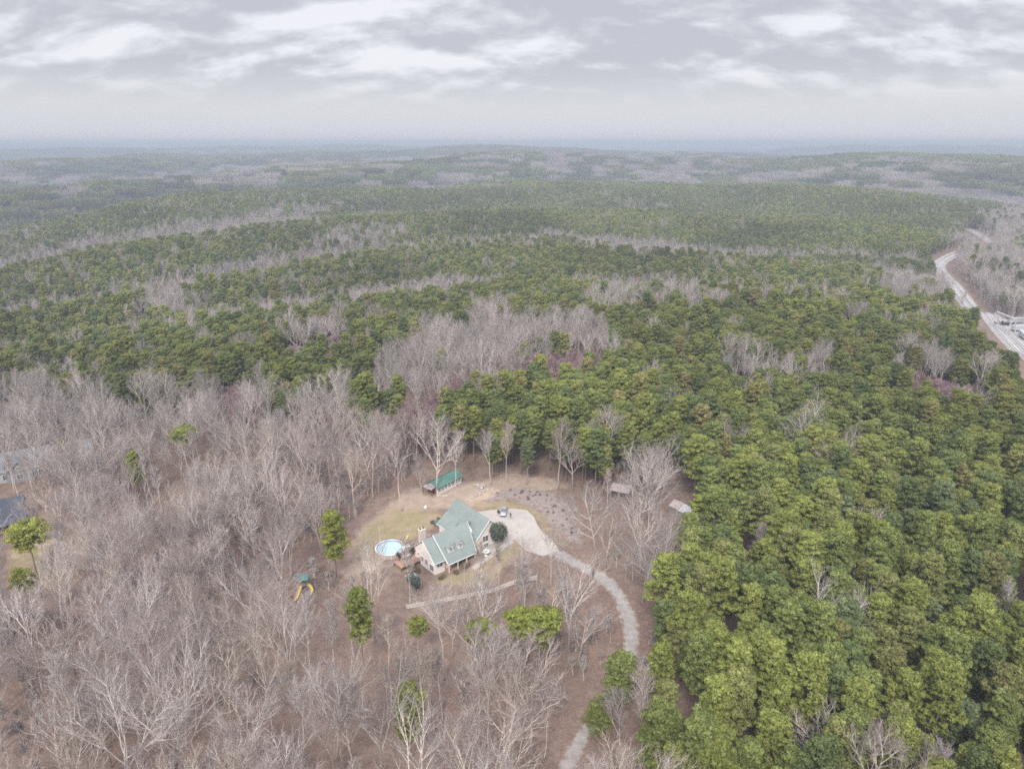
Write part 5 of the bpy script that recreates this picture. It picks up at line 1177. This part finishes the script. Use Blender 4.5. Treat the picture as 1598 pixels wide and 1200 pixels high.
def yard_things():
    g = np.random.default_rng(8)
    def stone(r, seed):
        m = MB(); bmesh.ops.create_icosphere(m.bm, subdivisions=2, radius=r); q = np.random.default_rng(seed); s = q.uniform(.65, 1.2, 3)
        for v in m.bm.verts: v.co = Vector((v.co.x * s[0], v.co.y * s[1], v.co.z * s[2] * .75)) * (1 + .12 * math.sin(v.co.x * 9 / r + seed) * math.cos(v.co.y * 7 / r))
        return m
    proto = None
    for k in range(11):
        c = unp(749 + g.normal() * 3.2, 760 + g.normal() * 1.6); s = g.uniform(.5, 1.15)
        if proto is None: o = proto = stone(.85, 3).build('boulder', M_ROCK)
        else: o = copy_tree(proto)
        o.location = (c.x, c.y, c.z + .25 * s); o.scale = (s, s, s); o.rotation_euler = (g.uniform(-.3, .3), g.uniform(-.3, .3), g.uniform(0, 6)); tag(o, 'pale field stone in the loose rock pile behind the lawn', 'boulder', 'stones of the rock pile')
    labs = ['pale boulder at the left end of the sandy ledge', 'pale boulder second along the sandy ledge', 'pale boulder midway along the sandy ledge', 'pale boulder near the right end of the sandy ledge', 'pale boulder at the upper right tip of the sandy ledge']
    for k, (u, v) in enumerate(((738, 777), (743, 774), (749, 771), (755, 767), (761, 765))):
        o = copy_tree(proto); c = unp(u, v); s = .75 + .1 * (k % 3); o.location = (c.x, c.y, c.z + .2); o.scale = (s * 1.3, s, s * .7); o.rotation_euler.z = k; 
        if 'group' in o: del o['group']
        tag(o, labs[k], 'boulder', 'boulders of the sandy ledge')
    c = unp(566, 870); t = empty('picnic_table', c, .5); tag(t, 'weathered grey picnic table on the lawn left of the pool', 'picnic table')
    MB().box(-.9, .9, -.38, .38, .72, .77).build('top', M_WOOD, t)
    for s in (-1, 1):
        MB().box(-.9, .9, s * .72 - .14, s * .72 + .14, .43, .47).build('bench', M_WOOD, t)
        MB().tube([(s * .6, -.78, 0), (s * .6, -.2, .72)], .05, 4).build('leg', M_WOOD, t); MB().tube([(s * .6, .78, 0), (s * .6, .2, .72)], .05, 4).build('leg', M_WOOD, t)
        MB().box(s * .6 - .04, s * .6 + .04, -.8, .8, .36, .43).build('cross_bar', M_WOOD, t)
    for k, (u, v, lab) in enumerate(((629, 872, 'white round garden table left of two below the pool steps'), (636, 871, 'white round garden table nearer the gable wall'))):
        c = unp(u, v); t = empty('garden_table', c); tag(t, lab, 'table'); s = (1, .8)[k]
        MB().lathe([(.001, .70), (.62 * s, .70), (.62 * s, .75), (.001, .75)], 24).build('top', M_WHITE, t); MB().lathe([(.3, 0), (.3, .04), (.05, .1), (.05, .7)], 12).build('pedestal', M_WHITE, t)
    c = unp(626, 869); o = empty('pool_pump', c, .6); tag(o, 'small grey pool pump beside the white garden tables', 'pump')
    MB().lathe([(.001, .05), (.33, .05), (.36, .5), (.25, .75), (.001, .82)], 18).build('filter_tank', M_STEEL, o); MB().tube([(.35, .1, .18), (.95, .1, .18)], .16, 10).build('motor', M_DARK, o); MB().tube([(.2, .2, .6), (.9, 1.6, .5), (1.2, 2.6, .6)], .05, 6).build('hose', M_WHITE, o)
    c = unp(758, 867); o = empty('garden_statue', c); tag(o, 'white stone garden ornament in front of the garage gable', 'statue')
    MB().lathe([(.001, 0), (.5, 0), (.5, .15), (.22, .3), (.16, .9), (.30, 1.0), (.95, 1.2), (1.0, 1.32), (.85, 1.3), (.1, 1.15), (.12, 1.6), (.45, 1.75), (.48, 1.84), (.08, 1.8), (.05, 2.15), (.001, 2.2)], 22).build('tiered_bowl', M_WHITE, o, smooth=True)
    c = unp(664, 794); o = empty('well_cover', c, .3); tag(o, 'small white well housing beside the slim lawn tree', 'well housing')
    MB().lathe([(.001, 0), (.55, 0), (.6, .25), (.55, .75), (.3, 1.0), (.001, 1.08)], 14).build('shell', simple('fake_rock_shell', (.62, .56, .52), .9), o, smooth=True); MB().box(-.2, .2, -.62, -.5, .15, .45).build('hatch', M_STEEL, o)
    c = unp(642, 899); o = empty('paving_slab', c, .6); tag(o, 'pale square stone slab below the left gable wall', 'slab'); MB().box(-1.3, 1.3, -1.2, 1.2, -.15, .14).build('stone', M_CONC, o, bevel=.04)
    for k, (u, v, lab) in enumerate(((838, 909, 'thin white pole at the upper fence end'), (627, 885, 'thin pale post standing below the garden tables'))):
        c = unp(u, v); o = empty('marker_post', c); tag(o, lab, 'post'); MB().tube([(0, 0, -.3), (0, 0, 2.6)], .06, 8).build('shaft', M_WHITE, o); MB().lathe([(.08, 2.6), (.08, 2.68), (.001, 2.72)], 8).build('cap', M_STEEL, o)
yard_things()

def oaks():
    for k, (p, s, lab) in enumerate(((OAK[0], 1.0, 'dense rounded pale tree behind the open pole shed, left of a pair'), (OAK[1], 1.08, 'dense rounded pale tree behind the open pole shed, right of a pair'))):
        o = single('bare_tree', DOME_ME[k], (p.x, p.y, p.z), k * 2.2, s, lab, 'bare tree', 'bare hardwoods of the wood')
oaks()

def railway():
    M_BAL = simple('railway_ballast', (.46, .44, .45), .95, .15, .3, col2=(.55, .53, .53)); M_STEELR = simple('rail_steel', (.16, .14, .14), .5, .2, 1); M_SLP = simple('sleeper_wood', (.17, .14, .13), .9, .2, 2)
    for nm, path in (('railway_ballast', RAIL), ('far_railway_ballast', RAIL2)):
        tag(strip(nm, path, 12.0, M_PALE, .10, 4), kind='structure')
        sides = []
        for i, p in enumerate(path):
            d = path[min(i + 1, len(path) - 1)] - path[max(i - 1, 0)]; d.z = 0; d.normalize(); sides.append(Vector((d.y, -d.x, 0)))
        for off in (-3.0, 2.2):
            c0 = path[len(path) // 2]; o = empty('railway_track', (0, 0, 0)); far = path is RAIL2
            tag(o, ('far ' if far else '') + ('railway track on the wooded side of the pale ballast' if off < 0 else 'railway track on the service road side of the ballast') + (' beyond the bend' if far else ''), 'railway track', 'railway tracks')
            pts = [p + s * off for p, s in zip(path, sides)]
            for q in pts: q.z = tz(q.x, q.y) + .32
            bed = strip('ballast_bed', pts, 3.4, M_BAL, .28, 2); bed.parent = o
            sl = MB(); acc = 0
            for a, b in zip(pts, pts[1:]):
                n = max(1, int((b - a).length / 1.4)); t = (b - a).normalized(); sv = Vector((t.y, -t.x, 0))
                for k in range(n):
                    m = a.lerp(b, k / n); sl.slab([m - sv * 1.3 - t * .16, m + sv * 1.3 - t * .16, m + sv * 1.3 + t * .16, m - sv * 1.3 + t * .16], .12)
            so = sl.build('sleepers', M_SLP, o); so['kind'] = 'stuff'
            for g in (-.75, .75):
                m = MB(); m.tube([p + s * g + Vector((0, 0, .1)) for p, s in zip(pts, sides)], .13, 4); m.build('rail', M_STEELR, o)
    # loading yard with a steel portal beside the line
    Y = gpoly([(1556, 500), (1640, 496), (1640, 560), (1604, 538), (1574, 512)]); tag(area('concrete_yard', Y, M_PALE, .12), kind='structure')
    a, b = unp(1551, 511), unp(1577, 522); o = empty('steel_gantry', a); d = b - a; d.z = 0; L = d.length; o.rotation_euler.z = math.atan2(d.y, d.x); tag(o, 'grey steel portal frame over the loading yard by the railway', 'gantry')
    for x in (0, L):
        for y in (-2.2, 2.2): MB().tube([(x, y * 1.3, -.5), (x, y * .4, 9.5)], .35, 6).build('leg', M_STEEL, o)
    MB().box(-.6, L + .6, -.5, .5, 9.3, 10.3).build('beam', M_STEEL, o); MB().box(L * .6, L * .6 + 1.6, -.8, .8, 8.5, 9.3).build('trolley', M_DARK, o)
    for k, (u, v, an, lab) in enumerate(((1585, 505, .2, 'pale grey box trailer at the back of the loading yard'), (1592, 517, .15, 'pale grey box trailer in the middle of the loading yard'), (1596, 528, 1.2, 'pale grey box trailer nearest the railway in the yard'))):
        c = unp(u, v); t = empty('trailer', c, an); tag(t, lab, 'trailer', 'trailers in the loading yard'); MB().box(-6, 6, -1.25, 1.25, 1.1, 3.9).build('box', M_STEEL, t, bevel=.05)
        for x in (-4.6, -3.4): MB().tube([(x, -1.2, .5), (x, 1.2, .5)], .5, 14).build('wheel', M_RUB, t)
        MB().box(3.6, 3.8, -.8, .8, 0, 1.1).build('landing_leg', M_STEEL, t)
    c = unp(1569, 507); p = empty('scrap_heap', c); tag(p, 'dark heap of scrap at the edge of the loading yard', 'scrap heap'); m = MB(); g = np.random.default_rng(5)
    for k in range(50): q = Vector((g.normal() * 3, g.normal() * 1.6, g.uniform(.2, 1.5))); m.box(-.8, .8, -.4, .4, -.15, .15, Matrix.Translation(q) @ Euler(g.uniform(-1, 1, 3)).to_matrix().to_4x4())
    m.build('pieces', M_DARK, p)
railway()
#OBJ_END

# ------------------------------------------------------------------ haze: one box of thin even air round the whole place
def haze():
    m, nt, out = new_mat('haze_air'); v = nt.nodes.new('ShaderNodeVolumePrincipled'); nt.links.new(v.outputs[0], out.inputs['Volume'])
    v.inputs['Color'].default_value = (0.49, 0.55, 0.66, 1); v.inputs['Density'].default_value = HAZE_DENSITY; v.inputs['Anisotropy'].default_value = 0.0
    m.cycles.homogeneous_volume = True; m.cycles.volume_sampling = 'DISTANCE'
    b = MB(); b.box(-29000, 29000, -6000, 29900, -150, 121); o = b.build('haze', m); tag(o, kind='stuff')
haze()
